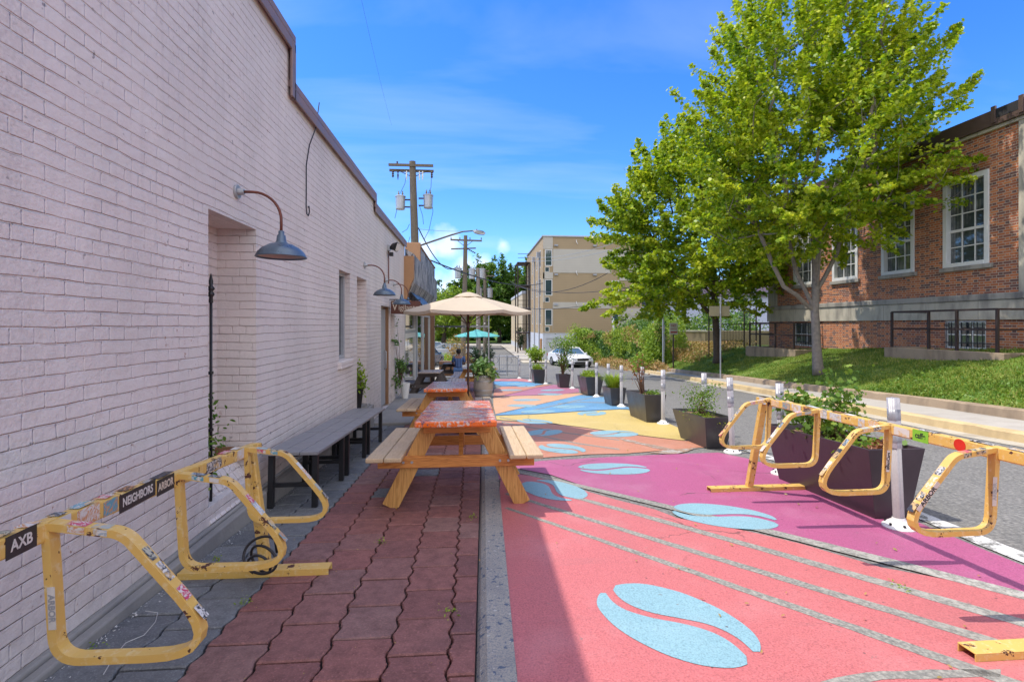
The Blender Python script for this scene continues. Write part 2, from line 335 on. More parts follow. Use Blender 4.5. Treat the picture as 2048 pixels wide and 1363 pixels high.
def paint(name, col, wear=.5, under=(.17, .165, .15), thr=.64):
    t = NT(name); n1 = t.noise(.8, detail=5); n2 = t.noise(120, detail=3); n3 = t.noise(11, detail=8, rough=.75); n4 = t.noise(45, detail=4, rough=.7)
    c = t.mix(n1, tuple(x * .90 for x in col), tuple(min(1, x * 1.07) for x in col))
    c = t.mix(t.mr(n4, .35, .7, 0, .35), c, tuple(x * .66 for x in col)); c = t.mix(t.mr(n2, .52, .66, 0, .55), c, tuple(x * .45 for x in col)); c = t.mix(t.mr(n2, .46, .30, 0, .4), c, tuple(min(1, x * 1.3 + .03) for x in col)); sp = t.vor(7); c = t.mix(t.m('MULTIPLY', t.m('LESS_THAN', sp, .045), .8), c, (.08, .05, .05))
    tire = t.noise(1.1, t.map(t.co(), scale=(1, .25, 1), loc=(5, 1, 0)), 5); c = t.mix(t.mr(tire, .50, .72, 0, .42), c, tuple(x * .58 + .045 for x in col))
    sc_ = t.noise(5, t.map(t.co(), scale=(.25, 1.6, 1), rot=(0, 0, .5), loc=(2, 9, 0)), 6, .7); c = t.mix(t.mr(sc_, .58, .72, 0, .30), c, tuple(x * .5 + .06 for x in col)); pa_ = t.noise(2.2, t.map(t.co(), loc=(4, 2, 7)), 6, .6); c = t.mix(t.mr(pa_, .52, .74, 0, .30), c, tuple(min(1, x * .85 + .14) for x in col))
    w = t.m('MULTIPLY', t.mr(n3, thr, thr + .05), wear); c = t.mix(w, c, under)
    cd = t.vor(.8, t.map(t.n('ShaderNodeVectorMath', operation='ADD').outputs[0]) if False else t.comb(t.m('ADD', t.sep(t.co())[0], t.m('MULTIPLY', t.noise(4, detail=5), .25)), t.m('ADD', t.sep(t.co())[1], t.m('MULTIPLY', t.noise(4, t.map(t.co(), loc=(8, 8, 0)), 5), .25)), 0), 'DISTANCE_TO_EDGE')
    ck = t.m('MULTIPLY', t.m('LESS_THAN', cd, .004), t.mr(t.noise(.9, detail=2), .54, .60)); c = t.mix(t.m('MULTIPLY', ck, .6), c, (.07, .05, .045))
    return t.fin(t.bsdf(c, .55, 0, t.bump(t.m('ADD', n2, n4), .55, .004), .4))
PC = dict(pink=(.51, .145, .145), magenta=(.39, .095, .20), salmon=(.50, .215, .13), yellow=(.56, .42, .14), blue=(.13, .29, .46), tan=(.58, .33, .18), purple=(.38, .14, .21), cyan=(.235, .40, .455), rose=(.50, .18, .17))
for k, v in PC.items(): M['p_' + k] = paint('paint_' + k, v, .8 if k != 'cyan' else .9, thr=.645 if k != 'cyan' else .62)
def strippaint():
    t = NT('worn_bare_stripe'); n3 = t.noise(16, detail=8, rough=.75); n2 = t.noise(60, detail=3); x = t.sep(t.co())[0]
    c = t.mix(t.noise(1.2, detail=6), (.15, .145, .13), (.23, .22, .195)); c = t.mix(t.mr(n2, .42, .7, 0, .8), c, (.38, .36, .31)); c = t.mix(t.mr(n2, .2, .38, .6, 0), c, (.05, .05, .045))
    w = t.m('MULTIPLY', t.mr(x, 1.9, 2.8), t.mr(n3, .46, .56)); c = t.mix(t.m('MULTIPLY', w, .85), c, (.44, .42, .37))
    return t.fin(t.bsdf(c, .8, 0, t.bump(n2, .8, .006), .3))
M['stripe'] = strippaint(); M['oldwhite'] = paint('mostly_worn_white_paint', (.42, .40, .36), 1, thr=.44, under=(.30, .20, .14)); M['white_line'] = paint('white_road_paint', (.62, .61, .58), 1, thr=.50)
def wood(name, a, b, axis=1, scale=1, rough=.55, grey=0, knots=True):
    t = NT(name); sc = [14, 14, 14]; sc[axis] = 1.0
    co = t.map(t.co(), scale=tuple(x * scale for x in sc)); r = t.island(); off = t.n('ShaderNodeVectorMath', operation='ADD'); t.put(off.inputs[0], co); t.put(off.inputs[1], t.comb(t.m('MULTIPLY', r, 37), t.m('MULTIPLY', r, 11), t.m('MULTIPLY', r, 5)))
    n1 = t.noise(1.1, off.outputs[0], 4, .5, 1.2); rings = t.m('FRACT', t.m('MULTIPLY', n1, 8)); rings = t.mr(t.m('ABSOLUTE', t.m('SUBTRACT', rings, .5)), .02, .34, 0, 1)
    fine = t.noise(9, off.outputs[0], 4)
    c = t.mix(rings, tuple(x * .55 + y * .45 for x, y in zip(a, b)), b); c = t.mix(t.mr(fine, .45, .75, 0, .35), c, tuple(x * .6 for x in a)); c = t.mix(t.m('MULTIPLY', r, .25), c, tuple(x * .8 for x in a))
    if grey: c = t.mix(t.mr(t.noise(2.5, detail=5), .3, .7, grey * .4, grey), c, (.42, .36, .29))
    return t.fin(t.bsdf(c, rough, 0, t.bump(t.m('ADD', rings, fine), .3, .003), .4))
M['owood'] = wood('orange_stained_pine', (.33, .095, .018), (.64, .27, .065), 0); M['ylegwood'] = wood('yellow_pine', (.33, .135, .025), (.62, .33, .10), 2)
M['seatwood'] = wood('weathered_pine_seat', (.38, .245, .12), (.58, .415, .235), 1, grey=.45, rough=.7); M['darkwood'] = wood('dark_stained_wood', (.055, .045, .042), (.10, .08, .07), 1); M['greywood'] = wood('bleached_grey_wood', (.26, .20, .17), (.36, .29, .25), 1, grey=.3)
M['brownwood'] = wood('brown_wood', (.20, .10, .05), (.30, .16, .08), 2); M['pole'] = wood('weathered_pole', (.075, .06, .045), (.155, .125, .085), 2, scale=.5, grey=.12, rough=.9)
def mosaic():
    t = NT('collaged_tabletop'); co = t.co(); c1 = t.vor(13, t.map(co, scale=(1, 1.6, 1)), out=1); s = t.sep(c1)
    n = t.noise(22, detail=5, dist=1.5); base = t.ramp(s[0], [(0, (.62, .115, .02)), (.55, (.70, .20, .04)), (.70, (.52, .38, .26)), (.76, (.40, .32, .30)), (.82, (.16, .12, .20)), (.88, (.66, .26, .22)), (.92, (.58, .50, .42))], True)
    base = t.mix(t.mr(n, .52, .56), base, t.ramp(s[1], [(0, (.08, .05, .09)), (.4, (.58, .50, .44)), (.7, (.60, .13, .03)), (.9, (.20, .16, .30))], True))
    z = t.m('ABSOLUTE', t.sep(t.n('ShaderNodeNewGeometry').outputs['True Normal'])[2]); base = t.mix(t.m('MULTIPLY', t.mr(z, .8, .5), t.mr(n, .50, .54, 1, .15)), base, (.72, .135, .01))
    x = t.sep(co)[0]; fade = t.m('MULTIPLY', t.mr(t.m('ABSOLUTE', t.m('ADD', x, .04)), .20, .10), t.mr(z, .6, .9)); base = t.mix(t.m('MULTIPLY', fade, t.mr(t.noise(6, detail=4), .35, .6, .1, .6)), base, (.46, .38, .27))
    return t.fin(t.bsdf(base, t.mr(n, .3, .7, .18, .4), 0, t.bump(n, .3, .002), .6))
M['mosaic'] = mosaic()
def rackpaint():
    t = NT('chipped_yellow_paint'); n1 = t.noise(2.5, detail=5); n3 = t.noise(13, detail=7, rough=.68); n4 = t.noise(38, detail=5, rough=.6)
    c = t.mix(n1, (.60, .365, .085), (.71, .465, .13)); c = t.mix(t.mr(n4, .54, .66, 0, .5), c, (.72, .60, .36)); c = t.mix(t.mr(t.noise(5, detail=6), .52, .72, 0, .3), c, (.48, .29, .09))
    ch = t.m('MAXIMUM', t.mr(n3, .605, .615), t.mr(t.noise(30, detail=2), .72, .73)); c = t.mix(ch, c, t.mix(n4, (.055, .022, .018), (.12, .04, .022)))
    return t.fin(t.bsdf(c, t.m('ADD', .38, t.m('MULTIPLY', ch, .4)), 0, t.bump(t.m('SUBTRACT', t.m('MULTIPLY', n4, .3), ch), .5, .002), .5))
M['rack'] = rackpaint()
def sticker():
    t = NT('worn_sticker'); r = t.objr(); n = t.noise(20, detail=2, dist=5); n2 = t.noise(14, detail=6, rough=.7)
    a = t.ramp(r, [(0, (.03, .03, .035)), (.30, (.60, .58, .55)), (.5, (.10, .30, .38)), (.58, (.62, .60, .56)), (.72, (.42, .40, .30)), (.80, (.50, .05, .12)), (.86, (.03, .03, .03)), (.95, (.70, .40, .14))], True)
    b = t.ramp(t.m('FRACT', t.m('MULTIPLY', r, 7.3)), [(0, (.60, .57, .52)), (.35, (.04, .04, .05)), (.6, (.32, .38, .42)), (.8, (.55, .25, .10))], True)
    c = t.mix(t.mr(n, .44, .60), a, b); c = t.mix(t.mr(n2, .54, .60, 0, .85), c, (.60, .40, .17))
    return t.fin(t.bsdf(c, .45, 0, None, .5))
M['sticker'] = sticker()
M['stwhite'] = plain('white_sticker', (.60, .57, .52), .45, var=.15, scale=30); M['stblack'] = plain('black_sticker', (.03, .028, .03), .45, var=.3, scale=40); M['stred'] = plain('red_sticker', (.62, .03, .015), .4); M['stgreen'] = plain('green_sticker', (.22, .50, .04), .4)
M['ink'] = plain('black_ink', (.02, .02, .02), .6); M['white'] = plain('white_paint', (.72, .71, .67), .5, var=.06, bump=.001); M['offwhite'] = plain('offwhite_letters', (.62, .52, .40), .5)
M['fabric'] = plain('beige_canvas', (.63, .53, .41), .9, var=.05, scale=3); M['teal'] = plain('teal_canvas', (.16, .50, .48), .8, var=.1)
def cloth(name, col, tr=.35):
    t = NT(name); n = t.noise(3, detail=4); c = t.mix(n, tuple(x * .92 for x in col), tuple(min(1, x * 1.05) for x in col)); c = t.mix(t.mr(t.noise(300, detail=1), .4, .7, 0, .15), c, tuple(x * .7 for x in col))
    tb = t.n('ShaderNodeBsdfTranslucent'); t.put(tb.inputs[0], c); ms = t.n('ShaderNodeMixShader'); ms.inputs[0].default_value = tr; t.t.links.new(t.bsdf(c, .9, spec=.2), ms.inputs[1]); t.t.links.new(tb.outputs[0], ms.inputs[2]); return t.fin(ms.outputs[0])
M['fabric'] = cloth('beige_canvas', (.66, .57, .45)); M['teal'] = cloth('teal_canvas', (.16, .50, .48))
M['black'] = plain('black_metal', (.018, .018, .02), .4, .2, .3); M['iron'] = plain('rusty_iron', (.045, .028, .024), .7, .1, .4, 14, .002); M['darkrib'] = plain('brown_umbrella_pole', (.07, .035, .025), .4)
M['planter'] = plain('charcoal_planter', (.045, .042, .045), .38, 0, .22, 3, .001); M['plum'] = plain('plum_planter', (.05, .033, .042), .42, 0, .25, 3, .001)
M['galv'] = plain('galvanised_steel', (.42, .43, .44), .42, .55, .15, 8); M['shade'] = plain('blue_grey_enamel', (.105, .145, .19), .35, .35, .35, 9); M['copper'] = plain('rusty_conduit', (.17, .055, .035), .5, .3, .3, 12)
M['shadein'] = plain('enamel_inside', (.45, .40, .36), .5)
M['soil'] = aggregate('bark_mulch', (.11, .06, .035), (.2, .11, .06), (.34, .22, .13), scale=40)
M['bench'] = plain('grey_bench_boards', (.24, .235, .24), .45, 0, .12, 10, .001); M['cable'] = plain('dark_cable', (.02, .018, .02), .5); M['wire'] = plain('power_wire', (.03, .03, .035), .6)
M['string'] = plain('white_string', (.6, .58, .55), .8)
M['bark'] = plain('grey_bark', (.235, .20, .165), .95, 0, .4, 12, .03); M['barkd'] = plain('dark_bark', (.085, .062, .045), .95, 0, .4, 12, .03)
M['roofmetal'] = plain('brown_metal_roof', (.115, .072, .060), .4, .2, .15, 2); M['coping'] = plain('mauve_coping', (.25, .17, .16), .5, .1, .25, 4); M['dark'] = plain('dark_opening', (.015, .014, .016), .8)
M['frame'] = plain('white_window_frame', (.68, .67, .63), .45, 0, .05); M['greyframe'] = plain('grey_frame', (.34, .35, .37), .5); M['orangetrim'] = plain('orange_stucco', (.40, .215, .105), .8, 0, .12, 5, .002)
M['rope'] = plain('steel_hoop', (.25, .25, .26), .45, .5); M['barrel'] = wood('silvered_barrel', (.27, .235, .20), (.40, .355, .30), 2, grey=.3)
M['signbrown'] = plain('brown_sign_board', (.115, .038, .022), .5); M['signback'] = plain('tan_sign_back', (.46, .40, .26), .6); M['rail'] = M['iron']
M['skin'] = plain('skin', (.28, .14, .09), .6, 0, .05); M['hair'] = plain('black_hair', (.012, .01, .01), .7); M['jeans'] = plain('blue_jeans', (.09, .17, .34), .9)
def stripes():
    t = NT('striped_shirt'); x = t.sep(t.co())[0]; f = t.m('FRACT', t.m('MULTIPLY', x, 16)); return t.fin(t.bsdf(t.mix(t.m('GREATER_THAN', f, .55), (.02, .035, .12), (.13, .22, .42)), .85))
M['shirt'] = stripes()
def glass(name, tint, rough=.04):
    t = NT(name); c = t.mix(t.noise(1.1, detail=3, dist=1), tuple(x * .4 for x in tint), tint); return t.fin(t.bsdf(c, rough, 0, None, .9, Coat_Weight=.6, Coat_Roughness=.02))
M['glass'] = glass('dark_window_glass', (.05, .065, .075)); M['aglass'] = glass('blue_window_glass', (.055, .09, .11)); M['carglass'] = glass('car_glass', (.10, .16, .20))
def curtain():
    t = NT('curtained_glass'); u, z, pos = wallco(t); f = t.m('SINE', t.m('MULTIPLY', u, 70)); n = t.noise(2, pos, 3)
    c = t.mix(t.mr(f, -1, 1, .1, .6), (.05, .055, .06), (.26, .26, .25)); c = t.mix(t.mr(n, .4, .6), c, (.04, .05, .05)); return t.fin(t.bsdf(c, .08, 0, None, .8, Coat_Weight=.8, Coat_Roughness=.02))
M['curtain'] = curtain()
def carpaint(name, c): t = NT(name); return t.fin(t.bsdf(c, .25, 0, None, .5, Coat_Weight=.8))
M['carwhite'] = carpaint('white_car_paint', (.72, .72, .73)); M['carblue'] = carpaint('blue_car_paint', (.03, .10, .22)); M['carsilver'] = carpaint('silver_car_paint', (.42, .43, .45)); M['tyre'] = plain('tyre_rubber', (.02, .02, .02), .8); M['rim'] = plain('wheel_rim', (.35, .35, .36), .3, .7)
M['taillight'] = plain('red_lens', (.45, .02, .02), .2); M['headlight'] = plain('clear_lens', (.55, .57, .6), .12)
def leafmat(name, stops, tr=.42, gl=.5):
    t = NT(name); r = t.island(); o = t.noise(.8, detail=3); f = t.m('ADD', t.m('MULTIPLY', r, .55), t.m('MULTIPLY', t.mr(o, .3, .7), .45)); c = t.ramp(f, stops)
    tb = t.n('ShaderNodeBsdfTranslucent'); t.put(tb.inputs[0], t.mix(.5, c, t.mix(1, c, (1.0, 1.0, .25), 'MULTIPLY'))); ms = t.n('ShaderNodeMixShader'); ms.inputs[0].default_value = tr
    t.t.links.new(t.bsdf(c, gl, spec=.4), ms.inputs[1]); t.t.links.new(tb.outputs[0], ms.inputs[2]); return t.fin(ms.outputs[0])
M['maple'] = leafmat('maple_leaves', [(0, (.05, .12, .010)), (.2, (.13, .25, .014)), (.45, (.34, .46, .02)), (1, (.66, .66, .05))], .5, .4)
M['fartree'] = leafmat('far_tree_leaves', [(0, (.03, .085, .012)), (.5, (.09, .19, .02)), (1, (.22, .32, .04))])
M['evergreen'] = leafmat('evergreen', [(0, (.008, .03, .008)), (1, (.03, .08, .015))], .15)
M['ivy'] = leafmat('ivy_leaves', [(0, (.03, .10, .03)), (.4, (.08, .18, .03)), (.8, (.20, .30, .03)), (1, (.36, .40, .04))])
M['shrub'] = leafmat('shrub_leaves', [(0, (.05, .13, .02)), (.5, (.14, .26, .03)), (.85, (.30, .38, .06)), (1, (.36, .20, .08))])
M['lime'] = leafmat('lime_leaves', [(0, (.12, .24, .02)), (.5, (.26, .38, .03)), (1, (.42, .48, .05))]); M['hosta'] = leafmat('broad_leaves', [(0, (.05, .13, .03)), (.6, (.13, .24, .05)), (1, (.34, .40, .16))], .3)
M['redleaf'] = leafmat('dry_red_leaves', [(0, (.16, .04, .02)), (1, (.38, .18, .08))], .3); M['grassb'] = leafmat('grass_blades', [(0, (.06, .12, .015)), (.4, (.15, .23, .025)), (.68, (.32, .36, .06)), (1, (.50, .42, .17))], .4)
M['dryweed'] = leafmat('dry_weeds', [(0, (.22, .22, .05)), (.5, (.42, .28, .10)), (1, (.50, .22, .10))], .3); M['browntwig'] = plain('brown_twig', (.13, .07, .04), .9)
def lawnmat():
    t = NT('lawn'); n = t.noise(1.3, detail=7, rough=.65); n2 = t.noise(40, detail=3); c = t.ramp(n, [(.3, (.05, .11, .015)), (.5, (.11, .19, .025)), (.7, (.20, .25, .06))]); c = t.mix(t.mr(n2, .5, .7, 0, .5), c, (.03, .06, .01)); return t.fin(t.bsdf(c, .9, 0, t.bump(n2, 1, .03), .2))
M['lawn'] = lawnmat()
def panel(name, col):
    t = NT(name); u, z, pos = wallco(t); n = t.noise(1, pos, 4); c = t.mix(n, tuple(x * .92 for x in col), tuple(x * 1.06 for x in col))
    g = t.m('FRACT', t.m('DIVIDE', z, .22)); c = t.mix(t.m('MULTIPLY', t.m('LESS_THAN', g, .08), .25), c, tuple(x * .6 for x in col)); return t.fin(t.bsdf(c, .8, 0, None, .3))
M['tanpanel'] = panel('tan_panels', (.36, .265, .155)); M['palepanel'] = panel('pale_panels', (.47, .43, .36)); M['cream'] = panel('cream_wall', (.52, .43, .30)); M['whitewall'] = plain('pale_base', (.50, .52, .56), .7); M['bluewall'] = plain('pale_blue_siding', (.42, .47, .58), .7)
def tiles():
    t = NT('mottled_fascia'); u, z, pos = wallco(t); v = t.comb(t.m('MULTIPLY', u, 7), t.m('MULTIPLY', z, 1.8), 0); w = t.vor(1.3, v, out=1); n = t.noise(14, pos, 5)
    c = t.ramp(t.m('MULTIPLY', t.sep(w)[0], t.mr(n, .3, .6, .6, 1.3)), [(0, (.05, .055, .07)), (.35, (.14, .15, .17)), (.5, (.34, .33, .33)), (1, (.45, .44, .43))], True); return t.fin(t.bsdf(c, .6))
M['tiles'] = tiles()

# ------------------------------------------------------------------ ground, road, pavement
def strip_sheet(name, xs, ys, dz, mat, zf=None, kind='structure'):
    """sheet along the street: xs(y)->(x0,x1)"""
    vs = []; fs = []
    for y in ys:
        a, b = xs(y); vs += [(a, y, (zf or zg)(y) + dz), (b, y, (zf or zg)(y) + dz)]
    for i in range(len(ys) - 1): fs.append((2 * i, 2 * i + 1, 2 * i + 3, 2 * i + 2))
    o = MB().add(vs, fs).build(name, mat); o['kind'] = kind; return o
YS = [-60, -30, -10] + list(range(-8, 45)) + [50, 60, 80, 120]
strip_sheet('ground', lambda y: (-900, 900), [-400] + YS + [900], -.06, M['earth'])
def lerp(x, pts):
    for (a, b), (c, d) in zip(pts, pts[1:]):
        if x <= c: return b + (d - b) * (x - a) / (c - a)
    return pts[-1][1]
KX = [(-60, 7.3), (2, 7.35), (7, 7.55), (11, 8.1), (14.6, 8.5), (19, 9.0), (27, 9.7), (41, 11.2), (60, 11.3)]
kx = lambda y: lerp(y, KX); ix = lambda y: kx(y) + lerp(y, [(-60, 1.3), (9, 1.25), (14, .95), (20, .9), (28, .6), (60, .6)])
sL = lambda y: -.03 + .022 * y; sR = lambda y: .12 + .028 * y
strip_sheet('road', lambda y: (-1.65 if y > 22 else (sR(y) - .01), kx(y) + .02), YS[:-4] + [44.6], -.004, M['asphalt'])
strip_sheet('far_road', lambda y: (-14, 4.2 if y > 44.7 else 12), [44.6, 50, 60, 72, 76], -.006, M['asphalt'])
strip_sheet('parking_lot', lambda y: (-30, -1.65), [22.3, 25, 30, 36, 44.6], -.008, M['kerb'])
strip_sheet('cross_street', lambda y: (-90, 90), [76, 84], -.002, M['walkc'])
strip_sheet('park_grass', lambda y: (-120, 120), [84, 100, 160, 220], .02, M['lawn'])
# gutter, kerb, sidewalk and low inner kerb on the far side
def kerbbar(name, f0, f1, h0, h1, mat, ys, rough=.012, label=None):
    rr = random.Random(3); vs = []; fs = []; 
    for y in ys:
        z = zg(y); j = rr.uniform(-rough, rough); a = f0(y) + j; b = f1(y)
        vs += [(a, y, z + h0), (a + .015, y, z + h1 - .02 + j), (a + .045, y, z + h1 + j * .5), (b, y, z + h1), (b, y, z + h0)]
    for i in range(len(ys) - 1):
        for k in range(4): fs.append((5 * i + k, 5 * i + k + 5, 5 * i + k + 6, 5 * i + k + 1))
    o = MB().add(vs, fs).build(name, mat); o['kind'] = 'structure'; return o
fine = [y * .25 for y in range(-12, 170)]
strip_sheet('gutter', lambda y: (kx(y) - .32, kx(y) + .01), fine, .002, M['kerb'])
kerbbar('road_kerb', lambda y: kx(y), lambda y: kx(y) + .17, -.02, .14, M['ykerb'], fine, .012)
strip_sheet('sidewalk', lambda y: (kx(y) + .165, ix(y) + .02), fine, .135, M['walkc'])
kerbbar('lawn_kerb', lambda y: ix(y), lambda y: ix(y) + .2, .1, .30, M['aggr'], fine, .02)
def zlawn(x, y):
    a = ix(y) + .2; za = zg(y) + .28; zb = max(-.3, .706 - .046 * (y - 11.3)); t = (x - a) / (13.6 - a)
    w = max(0, min(1, t)); return za + (zb - za) * (w * 1.15 - .15 * w * w if t < 1 else 1) + (.05 * mnoise.noise(Vector((x * .6, y * .6, 0))) if w > .03 else 0)
vs = []; fs = []; ly = [y * .5 for y in range(-16, 84)]
for y in ly:
    for k in range(25):
        x = ix(y) + .19 + (k / 24) ** 1.15 * 22; vs.append((x, y, zlawn(x, y)))
for i in range(len(ly) - 1):
    for k in range(24): a = i * 25 + k; fs.append((a, a + 1, a + 26, a + 25))
MB().add(vs, fs).build('lawn', M['lawn'], smooth=True, kind='structure')
# aggregate kerb beside the pavers
o = kerbbar('mural_kerb', sL, sR, -.03, .012, M['strip'], [y * .5 for y in range(-8, 45)], 0)
# pavers
def pavers():
    L = .295; half = L / 2; prof = [(0, 0), (.10, .001), (.22, .0075), (.40, .0085), (.5, 0), (.60, -.001), (.72, -.008), (.90, -.0085)]
    def w(y): t = (y / half) % 1.0; return lerp(t, prof + [(1, 0)])
    cols = [-1.70, -1.44, -1.17, -.90, -.63, -.36, -.10, 0]; rr = random.Random(5)
    out = {0: MB(), 1: MB()}; gap = .0065
    for ci in range(len(cols) - 1):
        y = -3.0 + (ci % 2) * half
        while y < 21.5:
            y0, y1 = y + gap, y + L - gap; ys = sorted({y0, y1} | {yy for yy in [math.floor(y0 / half) * half + t * half for t, _ in prof] + [math.floor(y0 / half) * half + (1 + t) * half for t, _ in prof] + [math.floor(y0 / half) * half + (2 + t) * half for t, _ in prof] if y0 < yy < y1})
            xl = lambda q: cols[ci] + (w(q) if ci else 0) + .005; xr = lambda q: (sL(q) - .006) if ci == len(cols) - 2 else cols[ci + 1] + w(q) - .005
            loop = [(xl(q), q) for q in ys] + [(xr(q), q) for q in ys[::-1]]; c = Vector((sum(p[0] for p in loop) / len(loop), (y0 + y1) / 2)); dz = rr.uniform(-.0025, .0025); tl = rr.uniform(-.006, .006)
            z = lambda p, d: zg(p[1]) + d + dz + tl * (p[0] - c.x); n = len(loop); ins = []
            for p in loop: v = Vector(p) - c; ins.append(c + Vector((v.x - math.copysign(.006, v.x), v.y - math.copysign(min(.006, abs(v.y)), v.y))))
            vs = [(p[0], p[1], z(p, -.03)) for p in loop] + [(p[0], p[1], z(p, -.006)) for p in loop] + [(p.x, p.y, z(p, 0)) for p in ins]
            fs = [(i, (i + 1) % n, n + (i + 1) % n, n + i)[::-1] for i in range(n)] + [(n + i, n + (i + 1) % n, 2 * n + (i + 1) % n, 2 * n + i)[::-1] for i in range(n)]
            m = len(ys); 
            for i in range(m - 1): fs.append((2 * n + i, 2 * n + n - 1 - i, 2 * n + n - 2 - i, 2 * n + i + 1))
            grey = ci < 2 or rr.random() < .012 or (5.0 < y0 < 5.35 and ci == 4)
            out[1 if grey else 0].add(vs, fs); y += L
    a = MB(); a.cm = 0; a.add(out[0].v, out[0].f); a.cm = 1; a.add(out[1].v, out[1].f)
    a.build('brick_paving', [M['pred'], M['pgrey']], kind='structure')
pavers()
strip_sheet('paving_bed', lambda y: (-1.8, sL(y) + .01), [-4, 0, 10, 22.3], -.029, plain('dark_joint_sand', (.015, .013, .012), .95))

# ------------------------------------------------------------------ street mural
def smooth_poly(p, it=2):
    for _ in range(it):
        q = []
        for i in range(len(p)):
            a, b = Vector(p[i]), Vector(p[(i + 1) % len(p)]); q += [a * .75 + b * .25, a * .25 + b * .75]
        p = q
    return p
def dense(p, st=.06, jit=.006, seed=0):
    out = []
    for i in range(len(p)):
        a, b = Vector(p[i]), Vector(p[(i + 1) % len(p)]); n = max(1, int((b - a).length / st))
        for k in range(n):
            q = a.lerp(b, k / n); out.append((q.x + jit * mnoise.noise(Vector((q.x * 9, q.y * 9, seed))), q.y + jit * mnoise.noise(Vector((q.x * 9, q.y * 9, seed + 9)))))
    return out
from mathutils.geometry import tessellate_polygon
def patch(name, poly, dz, mat, jit=.006, dn=True):
    p = dense([tuple(q) for q in poly], jit=jit, seed=len(poly)) if dn else [tuple(q) for q in poly]
    tris = tessellate_polygon([[Vector((x, y, 0)) for x, y in p]]); fs = []
    for t in tris:
        a, b, c = (Vector(p[i]) for i in t); fs.append(tuple(t) if (b - a).cross(c - a) > 0 else tuple(t)[::-1])
    vs = [(x, y, zg(y) + dz) for x, y in p]; o = MB().add(vs, fs).build(name, mat); o['kind'] = 'structure'; return o
def c8(*p): return [G(940 + x / 2.0556, 700 + y / 2.0556) for x, y in p]
def c6(*p): return [G(1380 + x / 2.223, 750 + y / 2.223) for x, y in p]
def c4(*p): return [G(940 + x / 6.827, 740 + y / 6.827) for x, y in p]
WX = lambda y: lerp(y, [(-9, 3.28), (2.7, 3.30), (3.5, 3.38), (5.6, 3.50), (7, 3.35), (9, 3.45), (12, 3.5), (14, 3.6), (17, 3.2), (19.5, 2.8), (23, 2.0)])   # outer edge of the painted field
g1t = c8((130, 470), (190, 485), (330, 512), (450, 553), (600, 592), (760, 622), (850, 650)) + c6((300, 688), (340, 695), (500, 720), (870, 820), (1300, 925), (1485, 968))
g1b = c8((130, 495), (190, 507), (330, 532), (450, 572), (600, 615), (760, 655), (850, 690)) + c6((300, 703), (360, 718), (500, 752), (850, 855), (1200, 920), (1485, 992))
far = [(3.28, 1.75)]
patch('mural_pink_field', [(sR(-5), -5)] + [(sR(y), y) for y in (-3, -1, 1, 2, 3, 4, 4.6)] + g1b + [(3.2, 2.1), (3.25, 0), (3.25, -5)], .004, M['p_pink'])
patch('mural_magenta_field', [(sR(5.0), 5.0), (sR(5.6), 5.62)] + c8((230, 466), (290, 455), (500, 443), (750, 431), (1020, 421)) + [(3.25, 5.72), (3.40, 5.0), (3.36, 4.1), (3.30, 3.2), (3.27, 2.6), (3.27, 2.25)] + g1t[::-1][:-1], .004, M['p_magenta'])
def ribbon_patch(pts, w0, w1, name='bare_asphalt_stripe', mat=None, dz=.0055, jit=.007):
    g_ = np.array([G(*p) for p in pts]); cf = np.polyfit(g_[:, 0], g_[:, 1], 2); P = [Vector((x, float(np.polyval(cf, x)))) for x in np.linspace(g_[:, 0].min(), g_[:, 0].max() + .25, 14)]; L = []; Rr = []; n = len(P)
    for i, p in enumerate(P):
        d_ = (P[min(n - 1, i + 1)] - P[max(0, i - 1)]).normalized(); nn = Vector((-d_.y, d_.x)); w = w0 + (w1 - w0) * i / (n - 1); L.append(p + nn * w / 2); Rr.append(p - nn * w / 2)
    patch(name, [tuple(q) for q in L + Rr[::-1]], dz, mat or M['stripe'], jit)
ribbon_patch([(1003, 938), (1100, 955), (1232, 990), (1370, 1024), (1530, 1058), (1770, 1125), (2048, 1190)], .075, .12)
ribbon_patch([(1125, 988), (1426, 1072), (1605, 1117), (1830, 1190), (2080, 1255)], .065, .10)
ribbon_patch([(1012, 985), (1045, 1001), (1105, 1015), (1280, 1065), (1490, 1141), (1718, 1202), (1985, 1285), (2080, 1310)], .05, .085)
ribbon_patch([(1012, 1015), (1062, 1036), (1232, 1085), (1430, 1160), (1650, 1246), (1852, 1305), (1985, 1349)], .038, .08)
patch('bare_asphalt_stripe', [G(1640, 1363), G(1700, 1350), G(1800, 1342), G(2000, 1340), G(2000, 1356), G(1800, 1358), G(1700, 1372)], .0055, M['stripe'], .012)
patch('mural_salmon_field', [(sR(5.95), 5.95)] + [(sR(7), 7), (sR(8.4), 8.4)] + c8((110, 290), (330, 303), (480, 322), (650, 347), (870, 372)) + [(3.25, 6.75), (3.22, 6.35)] + c8((940, 400), (800, 412), (640, 425), (500, 428), (290, 443)), .004, M['p_salmon'])
patch('mural_yellow_field', c4((352, 625), (900, 605), (1500, 566), (2048, 538)) + c8((650, 246)) + [(3.35, 9.6), (3.45, 8.9), (3.4, 7.9), (3.2, 7.0)] + c8((870, 370), (650, 344), (480, 319), (330, 300), (110, 286)), .004, M['p_yellow'])
patch('mural_blue_field', c4((352, 605), (600, 545), (900, 480), (1200, 412), (1500, 338), (1600, 350), (1840, 365)) + [(3.5, 12.3), (3.5, 10.5)] + c8((650, 242)) + c4((2048, 530), (1500, 557), (900, 597), (352, 615)), .004, M['p_blue'])
patch('mural_tan_field', c4((348, 600), (320, 480), (318, 380), (470, 357), (950, 345), (1300, 325), (1490, 312), (1545, 330), (1200, 408), (900, 476), (600, 540)), .004, M['p_tan'])
